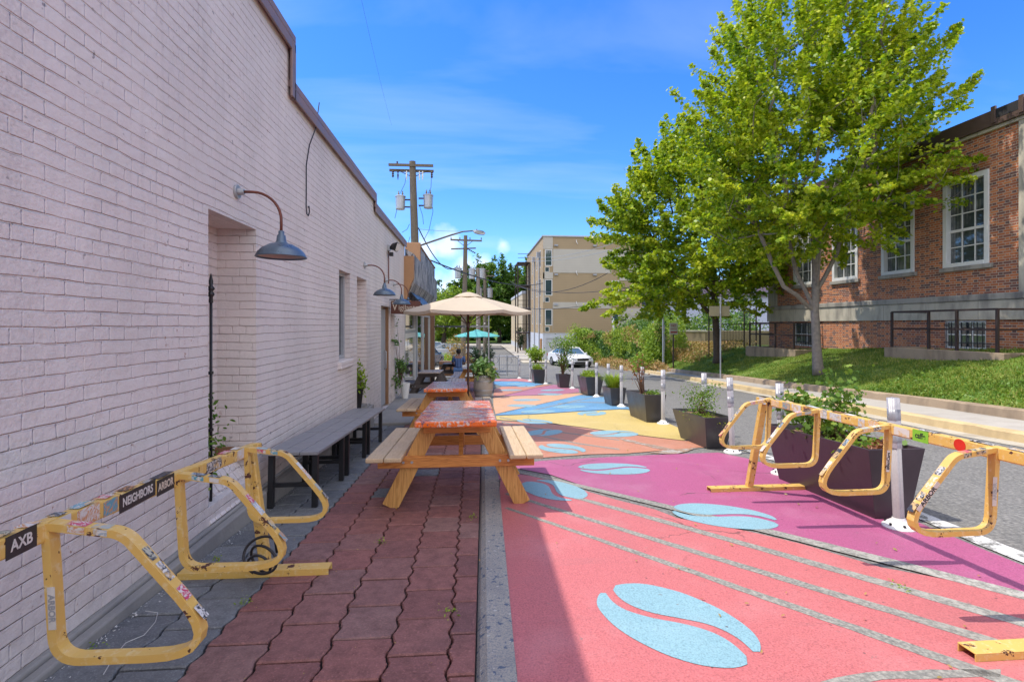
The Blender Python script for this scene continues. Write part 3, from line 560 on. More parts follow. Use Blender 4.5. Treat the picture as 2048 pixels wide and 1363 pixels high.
patch('mural_purple_field', c4((460, 347), (700, 292), (900, 242), (1150, 197), (1350, 237), (1480, 252), (1492, 300), (1290, 325), (950, 338), (470, 352)), .004, M['p_purple'])
patch('mural_tan_field', c4((318, 370), (330, 262), (445, 224), (860, 220), (1000, 202), (1130, 196), (900, 238), (700, 286), (455, 343)), .004, M['p_salmon'])
patch('mural_blue_field', c4((330, 190), (330, 152), (640, 152), (830, 167), (1000, 190), (860, 214), (440, 218)), .004, M['p_blue'])
patch('mural_rose_field', c4((330, 149), (350, 122), (700, 115), (820, 135), (850, 165), (640, 149)), .004, M['p_rose'])
for a in (((400, 640), (700, 690), (1000, 735), (1000, 742), (700, 700), (400, 652)), ((430, 700), (700, 755), (1300, 850), (1900, 930), (2040, 950), (2040, 962), (1900, 942), (1300, 862), (700, 768), (430, 715)), ((1000, 900), (1500, 1000), (2040, 1075), (2040, 1092), (1500, 1015), (1000, 915))):
    patch('bare_asphalt_stripe', c4(*a), .0055, M['stripe'], .01)
for a in (((700, 580), (1100, 490), (1500, 400), (1840, 345), (1840, 352), (1500, 410), (1100, 500), (700, 590)), ((1200, 455), (1500, 432), (1860, 440), (1860, 450), (1500, 440), (1200, 462))):
    patch('bare_asphalt_stripe', c4(*a), .0055, M['oldasph'], .01)
patch('white_road_line', [(WX(y) + (.0 if y < 4 else .03), y) for y in (-9, 0, 2, 3, 4, 5, 6.2)] + [(WX(y) + .17, y) for y in (6.2, 5, 4, 3, 2, 0, -9)], .0045, M['white_line'])
patch('white_worn_patch', c8((720, 425), (800, 412), (940, 402), (850, 428)), .0075, M['oldwhite'], .03)
patch('white_worn_patch', c8((600, 358), (700, 380), (860, 412), (780, 408), (640, 375)), .0075, M['oldwhite'], .03)
def bean(cx, cy, a, b, ang, flip=1, mat=None, gap=.055):
    """a coffee bean: two halves parted by an S-shaped seam"""
    ca, sa = math.cos(ang), math.sin(ang); tr = lambda u, v: (cx + u * ca - v * sa, cy + u * sa + v * ca)
    for s in (1, -1):
        pts = []; n = 26
        for i in range(n + 1):
            u = -1 + 2 * i / n; seam = flip * .30 * math.sin(u * math.pi * .95) + s * gap / b * .5; pts.append((u, seam))
        outer = []
        for i in range(n + 1):
            th = math.pi * i / n; u = math.cos(th); v = s * max(0, math.sin(th)) ** .85; outer.append((u * (1.0 if abs(u) < 1 else 1), v))
        pp = [(u, v) for u, v in pts if abs(v) < math.sqrt(max(0, 1 - u * u)) * .98 or abs(u) < .9]
        pp = [(u, v) for u, v in pp if (v * v + u * u) < .97]; ou = [(u, v) for u, v in outer if s * (v - (flip * .30 * math.sin(u * math.pi * .95) + s * gap / b * .5)) > .02]
        poly = [tr(u * a, v * b) for u, v in pp + ou]
        patch('mural_bean', poly, .0065, mat or M['p_cyan'], .004)
def bean_px(l, r, hw, flip=1):                            # long-axis ends given on the street, half width in metres
    (x0, y0), (x1, y1) = G(*l), G(*r); bean((x0 + x1) / 2, (y0 + y1) / 2, math.hypot(x1 - x0, y1 - y0) / 2, hw, math.atan2(y1 - y0, x1 - x0), flip)
for cx, cy, a, b, ang, fl in ((.955, 2.335, .40, .275, 122, 1), (1.95, 3.76, .385, .275, -32, 1), (1.535, 5.35, .385, .26, -8, 1), (.745, 4.60, .37, .25, -62, -1), (1.17, 6.51, .35, .26, -60, 1), (1.12, 7.80, .355, .25, 48, 1),
    (2.18, 7.58, .37, .30, 5, 1), (1.12, 9.01, .38, .25, -55, 1), (2.43, 10.06, .38, .28, 60, -1), (2.2, 11.27, .40, .27, 25, 1), (1.38, 10.49, .38, .26, 20, 1), (1.16, 11.6, .37, .27, -30, 1), (1.41, 12.93, .37, .27, 10, 1),
    (1.23, 16.18, .4, .3, 30, 1), (2.57, 15.98, .46, .3, 40, 1), (2.27, 14.53, .38, .3, -40, 1), (1.92, 17.82, .42, .28, 50, 1), (1.67, 19.2, .42, .3, 40, 1)):
    bean(cx, cy, a, b, R(ang), fl)

# ------------------------------------------------------------------ upright walls with openings
def wall(mb, ax, c, r0, r1, z0, z1, holes=(), depth=.12, face=1):
    """ax 'x': the wall lies in the plane x=c and runs along y; face=+1 looks to +axis. holes (a0,a1,z0,z1)"""
    A = sorted({r0, r1} | {h[0] for h in holes} | {h[1] for h in holes}); Z = sorted({z0, z1} | {h[2] for h in holes} | {h[3] for h in holes})
    P = (lambda a, z, d=0: (c - d * face, a, z)) if ax == 'x' else (lambda a, z, d=0: (a, c - d * face, z))
    fl = (ax == 'x') == (face > 0)
    def q(*v): mb.add(v, [(0, 1, 2, 3) if fl else (3, 2, 1, 0)])
    for a0, a1 in zip(A, A[1:]):
        for b0, b1 in zip(Z, Z[1:]):
            am, bm = (a0 + a1) / 2, (b0 + b1) / 2
            if any(h[0] < am < h[1] and h[2] < bm < h[3] for h in holes): continue
            q(P(a0, b0), P(a1, b0), P(a1, b1), P(a0, b1))
    for h in holes:
        a0, a1, b0, b1 = h[:4]; d = h[4] if len(h) > 4 else depth
        q(P(a0, b0), P(a0, b1), P(a0, b1, d), P(a0, b0, d)); q(P(a1, b1), P(a1, b0), P(a1, b0, d), P(a1, b1, d))
        q(P(a0, b1), P(a1, b1), P(a1, b1, d), P(a0, b1, d)); q(P(a1, b0), P(a0, b0), P(a0, b0, d), P(a1, b0, d))
    return mb
def back(mb, ax, c, h, face=1, d=None):
    a0, a1, b0, b1 = h[:4]; d = d if d is not None else h[4]
    P = (lambda a, z: (c - d * face, a, z)) if ax == 'x' else (lambda a, z: (a, c - d * face, z))
    fl = (ax == 'x') == (face > 0); v = [P(a0, b0), P(a1, b0), P(a1, b1), P(a0, b1)]
    mb.add(v, [(0, 1, 2, 3) if fl else (3, 2, 1, 0)])

# ------------------------------------------------------------------ painted brick building on the left
WXL = -1.78
lb = thing('painted_brick_building', 'long pale pink painted brick building with stepped parapet along the pavers', 'building', (WXL, 5, zg(5)))
holes = [(3.53, 4.28, .06, 2.08, .31), (6.85, 7.45, .81, 2.03, .16), (7.89, 8.59, -.44, 2.04, .16), (9.93, 11.0, -.44, 1.67, .14), (11.06, 11.62, -.50, 1.52, .16), (-2.4, -1.2, .5, 2.0, .16)]
mb = MB(); seg = ((-9, 5.02, 4.05), (5.02, 9.2, 3.60), (9.2, 13.35, 3.42))
for a, b, z in seg: wall(mb, 'x', WXL, a, b, -.75, z, [h for h in holes if a < h[0] < b])
for h in holes: back(mb, 'x', WXL, h)
for a, b, z in seg: mb.box((WXL - 14, a, z - .35), (WXL - .32, b, z - .3))
mb.box((WXL - .33, 5.02 - .02, 3.4), (WXL - .01, 5.02, 4.05)); mb.box((WXL - .33, 9.18, 3.3), (WXL - .01, 9.2, 3.6)); mb.box((WXL - 14, 13.33, -.9), (WXL - .01, 13.35, 3.42)); mb.box((WXL - 14, -9, -.4), (WXL - .01, -8.98, 4.05))
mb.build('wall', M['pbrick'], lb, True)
mb = MB()
for i, (a, b, z) in enumerate(seg):
    mb.box((WXL - .36, a - .02, z), (WXL + .05, b + .05, z + .07)); mb.box((WXL + .028, a - .02, z - .10), (WXL + .05, b + .05, z))
for y, z0, z1 in ((5.04, 3.5, 4.04), (9.22, 3.4, 3.6)): mb.box((WXL + .028, y - .07, z0), (WXL + .052, y + .005, z1)); mb.box((WXL - .36, y + .001, z0), (WXL + .05, y + .035, z1))
mb.build('coping', M['coping'], lb, True, bevel=.006)
mb = MB(); mb.box((WXL - .02, -9, -.5), (WXL + .03, 8.8, -.065)); mb.build('plinth', M['conc'], lb, True, bevel=.01)
mb = MB(); mb.prism([(WXL + .031, -9), (WXL + .085, -9), (WXL + .085, 8.8), (WXL + .031, 8.8)], -.6, -.082); mb.build('plinth_step', M['conc'], lb, True, bevel=.01)
def window(parent, ax, c, h, face, frame, glassm, cols=1, rows=1, bar=.05, mun=.02, name='window', sill=None, extra=None):
    """frame, pane and muntins set in an opening"""
    a0, a1, b0, b1 = h[:4]; d = h[4] - .035; P = (lambda a, z, k: (c - k * face, a, z)) if ax == 'x' else (lambda a, z, k: (a, c - k * face, z))
    def bx(m, p0, p1, q0, q1, k0, k1):
        u = P(p0, q0, k0); v = P(p1, q1, k1); m.box(tuple(min(x, y) for x, y in zip(u, v)), tuple(max(x, y) for x, y in zip(u, v)))
    f = MB(); bx(f, a0, a0 + bar, b0, b1, d, d - .05); bx(f, a1 - bar, a1, b0, b1, d, d - .05); bx(f, a0 + bar, a1 - bar, b0, b0 + bar, d, d - .05); bx(f, a0 + bar, a1 - bar, b1 - bar, b1, d, d - .05)
    fo = f.build(name, frame, parent, True, bevel=.004)
    g = MB(); bx(g, a0 + bar * .8, a1 - bar * .8, b0 + bar * .8, b1 - bar * .8, d + .005, d - .008); g.build('pane', glassm, fo, True)
    if cols > 1 or rows > 1 or extra:
        m = MB(); ia, ib = a0 + bar, a1 - bar; ja, jb = b0 + bar, b1 - bar
        for i in range(1, cols): x = ia + (ib - ia) * i / cols; bx(m, x - mun / 2, x + mun / 2, ja, jb, d - .01, d - .03)
        for j in range(1, rows):
            z = ja + (jb - ja) * j / rows; w = mun * (2.6 if extra == j else 1); bx(m, ia, ib, z - w / 2, z + w / 2, d - .012, d - (.045 if extra == j else .033))
        m.build('muntins', frame, fo, True)
    return fo
window(lb, 'x', WXL, holes[1], 1, M['greyframe'], M['glass'], 1, 1, .05)
window(lb, 'x', WXL, holes[5], 1, M['greyframe'], M['glass'], 1, 2, .05)
mb = MB()
for k in range(9): y = 6.8 + k * .0775; mb.box((WXL - .1, y + .004, .70), (WXL + .045, y + .0735, .795))
mb.build('window_sill', M['pbrick'], lb, True, bevel=.006)
d = MB(); d.box((WXL - .13, 9.98, -.40), (WXL - .09, 10.95, 1.62)); do = d.build('door', M['greyframe'], lb, True, bevel=.004)
d = MB(); d.box((WXL - .095, 9.93, -.42), (WXL - .03, 9.985, 1.67)); d.box((WXL - .095, 10.945, -.42), (WXL - .03, 11.0, 1.67)); d.build('door_frame', M['brownwood'], lb, True, bevel=.004)
d = MB(); d.tube([(WXL - .088, 10.80, .35), (WXL - .05, 10.80, .37), (WXL - .05, 10.80, .72), (WXL - .088, 10.80, .74)], .012, 8); d.build('handle', M['galv'], do, True, smooth=True)
# slanted brick sill of the near niche with its little planting bed
mb = MB()
for k in range(10):
    y = 3.545 + k * .0735; mb.add([(WXL - .19, y, .235), (WXL - .19, y + .066, .235), (WXL + .015, y + .066, -.055), (WXL + .015, y, -.055), (WXL - .19, y, .15), (WXL - .19, y + .066, .15), (WXL - .03, y + .066, -.08), (WXL - .03, y, -.08)], [(0, 3, 2, 1), (0, 1, 5, 4), (3, 7, 6, 2), (0, 4, 7, 3), (1, 2, 6, 5), (4, 5, 6, 7)])
mb.build('niche_sill', M['pbrick'], lb, True, bevel=.005)
mb = MB(); mb.box((WXL - .30, 3.55, .07), (WXL - .20, 4.27, .19)); mb.build('niche_soil', M['soil'], lb, True)
mb = MB(); mb.box((WXL - .302, 4.235, .20), (WXL - .03, 4.262, .30)); mb.box((WXL - .30, 3.55, .19), (WXL - .19, 4.26, .215)); mb.build('niche_edging', M['brownwood'], lb, True)
t = thing('iron_trellis_rod', 'slender black iron rod with turned finial standing in the near wall niche', 'rod', (WXL - .05, 3.665, .0))
mb = MB(); mb.tube([(0, 0, -.05), (0, 0, 1.50)], .010, 8); mb.build('rod', M['black'], t, smooth=True)
mb = MB(); mb.lathe([(.0, 1.66), (.007, 1.64), (.014, 1.60), (.011, 1.57), (.024, 1.555), (.024, 1.545), (.011, 1.53), (.022, 1.515), (.022, 1.505), (.012, 1.49), (.014, 1.45)], n=12); mb.build('finial', M['black'], t, smooth=True)
for z in (.95, .55, .2): MB().box((-.012, -.03, z), (.012, .012, z + .02)).build('bracket', M['black'], t)
# looped wire hanging on the wall
mb = MB(); pts = [(WXL + .055, 5.80, 3.80), (WXL + .03, 5.76, 3.5), (WXL + .012, 5.60, 3.25), (WXL + .01, 5.50, 3.0), (WXL + .01, 5.50, 2.7), (WXL + .012, 5.49, 2.55), (WXL + .012, 5.51, 2.48), (WXL + .012, 5.56, 2.47), (WXL + .012, 5.60, 2.52), (WXL + .012, 5.58, 2.58), (WXL + .012, 5.55, 2.56)]
tag(mb.tube(pts, .006, 6).build('hanging_wire', M['cable']), 'thin grey wire looping down from the coping over the painted brick', 'wire')

# concrete slab at the doorway
mb = MB(); mb.box((WXL + .0, 8.86, -.9), (-1.08, 12.6, -.415)); tag(mb.build('door_slab', M['conc'], bevel=.02), kind='structure')
# ------------------------------------------------------------------ gooseneck lamps
def gooseneck(y, z, label, first=None):
    if first: return copy_tree(first, None, (WXL, y, z), None, label)
    t = thing('gooseneck_lamp', label, 'wall lamp', (WXL, y, z), 0, 'gooseneck lamps along the painted wall')
    mb = MB(); 
    mb.tube([(0, 0, 0), (.018, 0, 0)], .052, 20); mb.tube([(.018, 0, 0), (.06, 0, 0)], [.03, .022], 14); mb.build('wall_plate', M['galv'], t, smooth=False, bevel=.003)
    pts = [(.05, 0, 0), (.12, 0, .0)] + [(.12 + .21 * math.sin(a), 0, -.21 + .21 * math.cos(a)) for a in [R(k) for k in range(10, 91, 10)]] + [(.33, 0, -.30)]
    MB().tube(pts, .0105, 10).build('arm', M['copper'], t, smooth=True)
    s = (.33, 0, -.32); mb = MB(); mb.lathe([(.013, .03), (.021, .025), (.021, 0), (.030, -.005), (.036, -.05), (.048, -.065), (.085, -.075), (.135, -.105), (.165, -.135), (.180, -.165), (.185, -.172), (.181, -.174), (.172, -.16)], s, 32); mb.build('lamp_shade', M['shade'], t, smooth=True)
    mb = MB(); mb.lathe([(.0, -.075), (.08, -.082), (.132, -.112), (.162, -.140), (.1715, -.161)], s, 32); mb.build('shade_lining', M['shadein'], t, smooth=True)
    return t
l1 = gooseneck(3.93, 2.30, 'near gooseneck lamp beside the deep wall niche, largest of its kind')
gooseneck(8.40, 2.27, 'gooseneck lamp above the tall recess with the potted vine', l1); gooseneck(10.4, 2.20, 'gooseneck lamp above the door, below the security light', l1); gooseneck(11.45, 2.20, 'gooseneck lamp over the brown hanging sign, half hidden', l1)
t = thing('security_light', 'small round floodlight with sensor on a conduit high on the painted wall', 'floodlight', (WXL, 10.7, 2.9))
MB().box((0, -.06, -.06), (.05, .06, .06)).build('mount', M['galv'], t, bevel=.005)
MB().tube([(.05, 0, 0), (.13, -.05, .02), (.20, -.09, .01)], [.03, .075, .10], 16).build('lamp_head', M['black'], t, smooth=False)
MB().tube([(.2, -.091, .01), (.203, -.095, .01)], .085, 16).build('lens', M['shadein'], t); MB().tube([(.02, 0, -.05), (.02, 0, -.75)], .011, 8).build('conduit', M['copper'], t); MB().box((.05, -.12, -.18), (.13, -.04, -.10)).build('sensor', M['black'], t, bevel=.01)
t = thing('hanging_sign', 'brown board hanging sign reading Vigilante on the painted wall', 'sign', (WXL, 10.93, 1.66))
MB().box((.03, -.02, -.14), (.66, .02, .14)).build('board', M['signbrown'], t, bevel=.004); mb = MB(); mb.bar((0, 0, .17), (.66, 0, .17), .02, .02); mb.bar((.1, 0, .13), (.1, 0, .18), .012, .012); mb.bar((.58, 0, .13), (.58, 0, .18), .012, .012); mb.build('bracket', M['black'], t)
RX = Matrix.Rotation(R(90), 4, 'X')
textmesh('V', .26, M['offwhite'], 'lettering', t, Matrix.Translation((.115, -.022, .012)) @ RX, sx=.8); textmesh('igilante', .165, M['offwhite'], 'lettering', t, Matrix.Translation((.405, -.022, -.005)) @ RX, sx=.92)

# ------------------------------------------------------------------ shop front beyond it
sb = thing('shop_front', 'low shop front with glass door, orange post and mottled projecting fascia', 'shop', (WXL, 17, zg(17)))
mb = MB(); hs_ = [(13.45, 16.1, -.98, 1.05, .1), (13.5, 16.0, 1.12, 1.62, .1), (16.4, 18.3, -.6, 1.62, .08), (18.5, 21.2, -.7, 1.62, .08)]
wall(mb, 'x', WXL, 13.37, 21.9, -1.4, 2.6, hs_); mb.box((WXL - 12, 21.88, -1.4), (WXL, 21.9, 3.0)); mb.box((WXL - 12, 13.4, 2.55), (WXL, 21.9, 2.6)); mb.build('wall', M['greyframe'], sb, True)
fo = window(sb, 'x', WXL, hs_[0], 1, M['frame'], M['curtain'], 1, 1, .14, name='glass_door'); window(sb, 'x', WXL, hs_[1], 1, M['frame'], M['glass'], 1, 1, .05); window(sb, 'x', WXL, hs_[2], 1, M['frame'], M['glass'], 1, 1, .04); window(sb, 'x', WXL, hs_[3], 1, M['frame'], M['glass'], 1, 1, .04)
MB().box((WXL + .0, 21.3, -1.3), (WXL + .16, 21.85, 1.8)).build('corner_post', M['brownwood'], sb, True)
mb = MB(); mb.add([(WXL + .002, 13.4, 1.95), (WXL + .24, 13.4, 2.4), (WXL + .24, 13.4, 3.15), (WXL + .002, 13.4, 3.3), (WXL + .002, 21.9, 1.95), (WXL + .24, 21.9, 2.4), (WXL + .24, 21.9, 3.15), (WXL + .002, 21.9, 3.3)], [(0, 1, 2, 3), (7, 6, 5, 4), (0, 4, 5, 1), (1, 5, 6, 2), (2, 6, 7, 3)])
mb.build('fascia', M['tiles'], sb, True)
mb = MB(); mb.box((WXL - .3, 15.9, 3.15), (WXL + .14, 21.95, 3.72)); mb.build('parapet', M['tiles'], sb, True)
mb = MB(); mb.add([(WXL + x, y, z) for y in (13.2, 13.395) for x, z in ((0, 1.80), (.07, 1.84), (.09, 2.12), (.20, 2.40), (.25, 2.52), (.25, 3.08), (0, 3.08))], [tuple(range(7)), tuple(range(7, 14))[::-1]] + [(k, k + 7, (k + 1) % 7 + 7, (k + 1) % 7) for k in range(7)])
mb.box((WXL - .31, 15.74, 3.2), (WXL + .16, 15.895, 3.84)); mb.box((WXL + .002, 13.4, 1.88), (WXL + .12, 21.9, 1.945)); mb.box((WXL - .32, 15.9, 3.722), (WXL + .17, 22, 3.77)); mb.build('orange_trim', M['orangetrim'], sb, True, bevel=.01)
mb = MB()
for y in (13.7, 17.2): mb.bar((WXL + .02, y, 2.25), (WXL + .55, y, 1.65), .05, .05)
mb.add([(WXL + .01, 13.7, 2.3), (WXL + .6, 13.7, 1.62), (WXL + .6, 17.2, 1.62), (WXL + .01, 17.2, 2.3)], [(0, 1, 2, 3)]); mb.build('awning', M['black'], sb, True)

# ------------------------------------------------------------------ red brick building on the right
BX = 13.6
rb = thing('red_brick_building', 'red brick building with tall white sash windows and limestone ledge above the lawn', 'building', (BX, 14, .6))
wins = [(12.18, 13.43, 2.93, 5.4), (14.42, 15.62, 2.93, 5.4), (16.68, 17.9, 2.93, 5.4), (19.0, 20.2, 2.93, 5.4), (7.7, 8.95, 2.93, 5.4)]
bw = [(12.25, 13.42, .62, 1.40), (19.05, 20.2, .40, 1.38)]
mb = MB(); wall(mb, 'x', BX, 3.0, 22, -1.2, 6.45, [w + (.16,) for w in wins] + [w + (.12,) for w in bw], face=-1); wall(mb, 'y', 22, BX, BX + 16, -1.2, 6.45, [], face=1); wall(mb, 'y', 3.0, BX, BX + 16, -1.2, 6.45, [], face=-1); mb.build('wall', M['rbrick'], rb, True)
mb = MB(); mb.box((BX - .06, 2.9, 1.415), (BX - .001, 22.06, 1.93)); mb.box((BX - .06, 22.001, 1.415), (BX + 16, 22.06, 1.93)); mb.build('stone_band', M['stone'], rb, True, bevel=.01)
mb = MB(); mb.box((BX - .10, 2.9, 1.932), (BX - .001, 22.1, 2.11)); mb.box((BX - .1, 22.001, 1.932), (BX + 16, 22.1, 2.11)); mb.build('stone_ledge', M['ledge'], rb, True, bevel=.025)
for q_ in (((BX - .05, 10.55, 2.11), (BX - .001, 11.42, 6.44)), ((BX - .03, 21.35, 2.112), (BX - .001, 22.03, 6.44))): MB().box(*q_).build('pilaster', M['stone'], rb, True, bevel=.01)
mb = MB(); mb.box((BX - .08, 2.9, 6.36), (BX + 16, 22.1, 6.45)); mb.build('cornice', M['stone'], rb, True, bevel=.01)
mb = MB()
prof = [(BX - .16, 6.45), (BX - .16, 6.66), (BX - .12, 6.67), (BX - .12, 6.86), (BX + .2, 6.98)]
for (a, za), (b, zb) in zip(prof, prof[1:]): mb.add([(a, 2.85, za), (b, 2.85, zb), (b, 22.12, zb), (a, 22.12, za)], [(0, 1, 2, 3)])
mb.add([(BX + .2, 2.85, 6.98), (BX + 8, 2.85, 7.3), (BX + 8, 22.12, 7.3), (BX + .2, 22.12, 6.98)], [(0, 1, 2, 3)]); mb.add([(BX - .16, 22.12, 6.45), (BX - .12, 22.12, 6.86), (BX + .2, 22.12, 6.98), (BX + 8, 22.12, 7.3), (BX + 8, 22.12, 6.45)], [(0, 1, 2, 3, 4)])
mb.add([(BX - .16, 2.85, 6.45), (BX - .16, 22.12, 6.45), (BX, 22.12, 6.45), (BX, 2.85, 6.45)], [(0, 1, 2, 3)])
mb.build('roof', M['roofmetal'], rb, True)
mb = MB(); mb.box((BX - .165, 11.32, 6.60), (BX - .13, 11.85, 6.84)); ro = mb.build('roof_scupper', M['dark'], rb, True); mb = MB(); mb.box((BX - .185, 11.20, 6.50), (BX - .13, 11.31, 6.93)); mb.box((BX - .185, 11.86, 6.50), (BX - .13, 11.97, 6.93)); mb.build('scupper_frame', M['roofmetal'], rb, True, bevel=.004)
for w in wins:
    fo = window(rb, 'x', BX, w + (.15,), -1, M['frame'], M['curtain'], 3, 5, .085, .028, extra=2)
    mb = MB(); mb.box((BX - .035, w[0] - .02, w[2] - .02), (BX + .11, w[0] + .10, w[3])); mb.box((BX - .035, w[1] - .10, w[2] - .02), (BX + .11, w[1] + .02, w[3])); mb.box((BX - .035, w[0] + .101, w[3] - .14), (BX + .11, w[1] - .101, w[3])); mb.box((BX - .05, w[0] + .101, w[2] - .02), (BX + .11, w[1] - .101, w[2] + .09)); mb.build('casing', M['frame'], fo, True, bevel=.006)
    mb = MB(); mb.box((BX - .09, w[0] - .12, w[2] - .14), (BX + .1, w[1] + .08, w[2] - .022)); mb.build('sill', M['ledge'], fo, True, bevel=.01)
for w in bw:
    fo = window(rb, 'x', BX, w + (.11,), -1, M['frame'], M['glass'], 3, 2, .05, .03, name='basement_window'); mb = MB()
    n = 8
    for k in range(n): y = w[0] + (w[1] - w[0]) * (k + .5) / n; mb.tube([(BX - .02, y, w[2]), (BX - .02, y, w[3] - .04)], .009, 5)
    for z in (w[2] + .15, w[3] - .12): mb.box((BX - .03, w[0], z), (BX - .012, w[1], z + .025))
    mb.build('bars', M['black'], fo, True)
def arearail(x, y0, y1, zt, zb, mids, label):
    t = thing('area_railing', label, 'railing', (x, (y0 + y1) / 2, zb), 0, 'iron railings round the basement windows')
    mb = MB(); mb.box((x - .12, y0 - .25, zb - .5), (x + .12, y1 + .15, zb)); mb.box((x + .12, y1 - .05, zb - .5), (BX - .002, y1 + .15, zb)); mb.box((x + .12, y0 - .25, zb - .5), (BX - .002, y0 - .05, zb)); mb.build('stone_base', M['aggr'], t, True, bevel=.015)
    for y in [y0] + mids + [y1]: mb = MB(); mb.bar((x, y, zb - .02), (x, y, zt), .055, .055); mb.build('post', M['iron'], t, True)
    mb = MB()
    for z in (zt, (zt + zb) / 2 + .03):
        mb.bar((x, y0, z), (x, y1, z), .045, .05)
        for y in (y0, y1): mb.bar((x, y, z - .002), (BX - .03, y, z - .002), .045, .045)
    mb.build('rail', M['iron'], t, True)
arearail(12.45, 10.95, 13.95, 1.66, .62, [11.95, 12.75], 'brown iron railing on a stone base round the nearer basement window')
arearail(12.45, 18.5, 21.6, 1.35, .32, [19.7, 20.8], 'brown iron railing round the far basement window behind the near tree')

# ------------------------------------------------------------------ foliage
def leafmesh(name, P, Nn, size, mat, parent=None, shape='maple', world=True, extra=None):
    """P (n,3) leaf centres, Nn (n,3) leaf normals, size (n,)"""
    P = np.asarray(P, float); Nn = np.asarray(Nn, float); n = len(P); size = np.broadcast_to(size, (n,)).astype(float)
    rng = np.random.default_rng(n)
    Nn = Nn / (np.linalg.norm(Nn, axis=1, keepdims=True) + 1e-9); a = rng.normal(size=(n, 3)); u = np.cross(Nn, a); u /= np.linalg.norm(u, axis=1, keepdims=True) + 1e-9; v = np.cross(Nn, u)
    if shape == 'maple': pts = np.array([(0, -.5, 0), (.42, -.28, .0), (.28, .0, .06), (.5, .22, -.02), (.16, .2, .04), (0, .55, -.04), (-.16, .2, .04), (-.5, .22, -.02), (-.28, .0, .06), (-.42, -.28, .0)])
    elif shape == 'oval': pts = np.array([(0, -.5, 0), (.22, -.15, .05), (.2, .2, .03), (0, .5, -.05), (-.2, .2, .03), (-.22, -.15, .05)])
    elif shape == 'blade': pts = np.array([(-.06, 0, 0), (.06, 0, 0), (0, 1, 0)])
    else: pts = np.array([(0, -.5, 0), (.3, 0, .06), (0, .5, -.03), (-.3, 0, .06)])
    k = len(pts)
    V = P[:, None, :] + size[:, None, None] * (pts[None, :, 0:1] * u[:, None, :] + pts[None, :, 1:2] * v[:, None, :] + pts[None, :, 2:3] * Nn[:, None, :])
    V = V.reshape(-1, 3)
    if parent is not None and world: V = V - np.array(wl(parent))
    me = D.meshes.new(name); me.vertices.add(n * k); me.vertices.foreach_set('co', V.ravel().astype(np.float32)); me.loops.add(n * k); me.loops.foreach_set('vertex_index', np.arange(n * k, dtype=np.int32))
    me.polygons.add(n); me.polygons.foreach_set('loop_start', (np.arange(n) * k).astype(np.int32)); me.update(calc_edges=True)
    me.materials.append(mat); o = D.objects.new(name, me); COL.objects.link(o); o.parent = parent
    return o
def grow(base, trunk, attractors, trunk_r, name, mat, parent, tip_r=.006, step=.35, n=6, limbs=()):
    """limbs that reach out from a trunk polyline to every attractor point"""
    nodes = [np.array(p, float) for p in trunk]; par = [-1] + list(range(len(trunk) - 1)); c0 = nodes[-1]
    start = max(0, len(trunk) - 4); A = sorted(attractors, key=lambda p: np.linalg.norm(np.array(p) - c0)); rng = np.random.default_rng(3); tips = []
    dist = [0.0 for _ in nodes]
    for root, pts_ in limbs:
        pv = root
        for q in pts_: nodes.append(np.array(q, float)); par.append(pv); dist.append(0.0); pv = len(nodes) - 1
    for a in A:
        a = np.array(a, float); N = np.array(nodes[start:]); d = np.linalg.norm(N - a, axis=1) + .25 * np.array(dist[start:]) + np.maximum(0, (N[:, 2] - a[2])) * .9
        i = int(np.argmin(d)) + start; p = nodes[i]; L = np.linalg.norm(a - p); m = max(1, int(L / step)); prev = i
        for k in range(1, m + 1):
            f = k / m; q = p + (a - p) * f; q[2] -= .12 * L * math.sin(math.pi * f) * .6; 
            if k < m: q += rng.normal(size=3) * .035 * min(1, L)
            nodes.append(q); par.append(prev); dist.append(dist[prev] + L / m); prev = len(nodes) - 1
        tips.append(prev)
    w = np.zeros(len(nodes)); 
    for t in tips: w[t] += 1
    for i in range(len(nodes) - 1, 0, -1): w[par[i]] += w[i]
    r = tip_r * np.maximum(1, w) ** .5; sc = trunk_r * .72 / r[len(trunk) - 1]; r = np.where(np.arange(len(nodes)) >= len(trunk), np.minimum(r * min(sc, 2.2), trunk_r * .46), r)
    kidsn = {}
    for i, p in enumerate(par): kidsn.setdefault(p, []).append(i)
    mb = MB()
    rt = [trunk_r * (1.45 if i == 0 else 1.12 if i == 1 else 1 - .3 * i / len(trunk)) for i in range(len(trunk))]
    mb.tube([tuple(x) for x in nodes[:len(trunk)]], rt, 12)
    done = set(range(len(trunk)))
    for i in range(len(trunk), len(nodes)):
        if i in done: continue
        chain = [par[i], i]; done.add(i); cur = i
        while True:
            ch = [c for c in kidsn.get(cur, []) if c not in done]
            if not ch: break
            nx = max(ch, key=lambda c: w[c]); chain.append(nx); done.add(nx); cur = nx
        rr = [min(r[c] if c >= len(trunk) else trunk_r * .5, r[i] * 1.15) for c in chain]; rr[-1] = .004
        mb.tube([tuple(nodes[c]) for c in chain], [float(x) for x in rr], n if rr[0] > .02 else 4, caps=False)
    return mb.build(name, mat, parent, True, smooth=True)
def clusters_in(ells, count, rng, shell=.45):
    out = []; vol = np.array([e[3] * e[4] * e[5] for e in ells]); pick = rng.choice(len(ells), count, p=vol / vol.sum())
    for i in pick:
        cx, cy, cz, rx, ry, rz = ells[i]; d = rng.normal(size=3); d /= np.linalg.norm(d); s = (shell + (1 - shell) * rng.random()) if rng.random() < .75 else rng.random() ** .5
        out.append((cx + d[0] * rx * s, cy + d[1] * ry * s, cz + d[2] * rz * s))
    return out
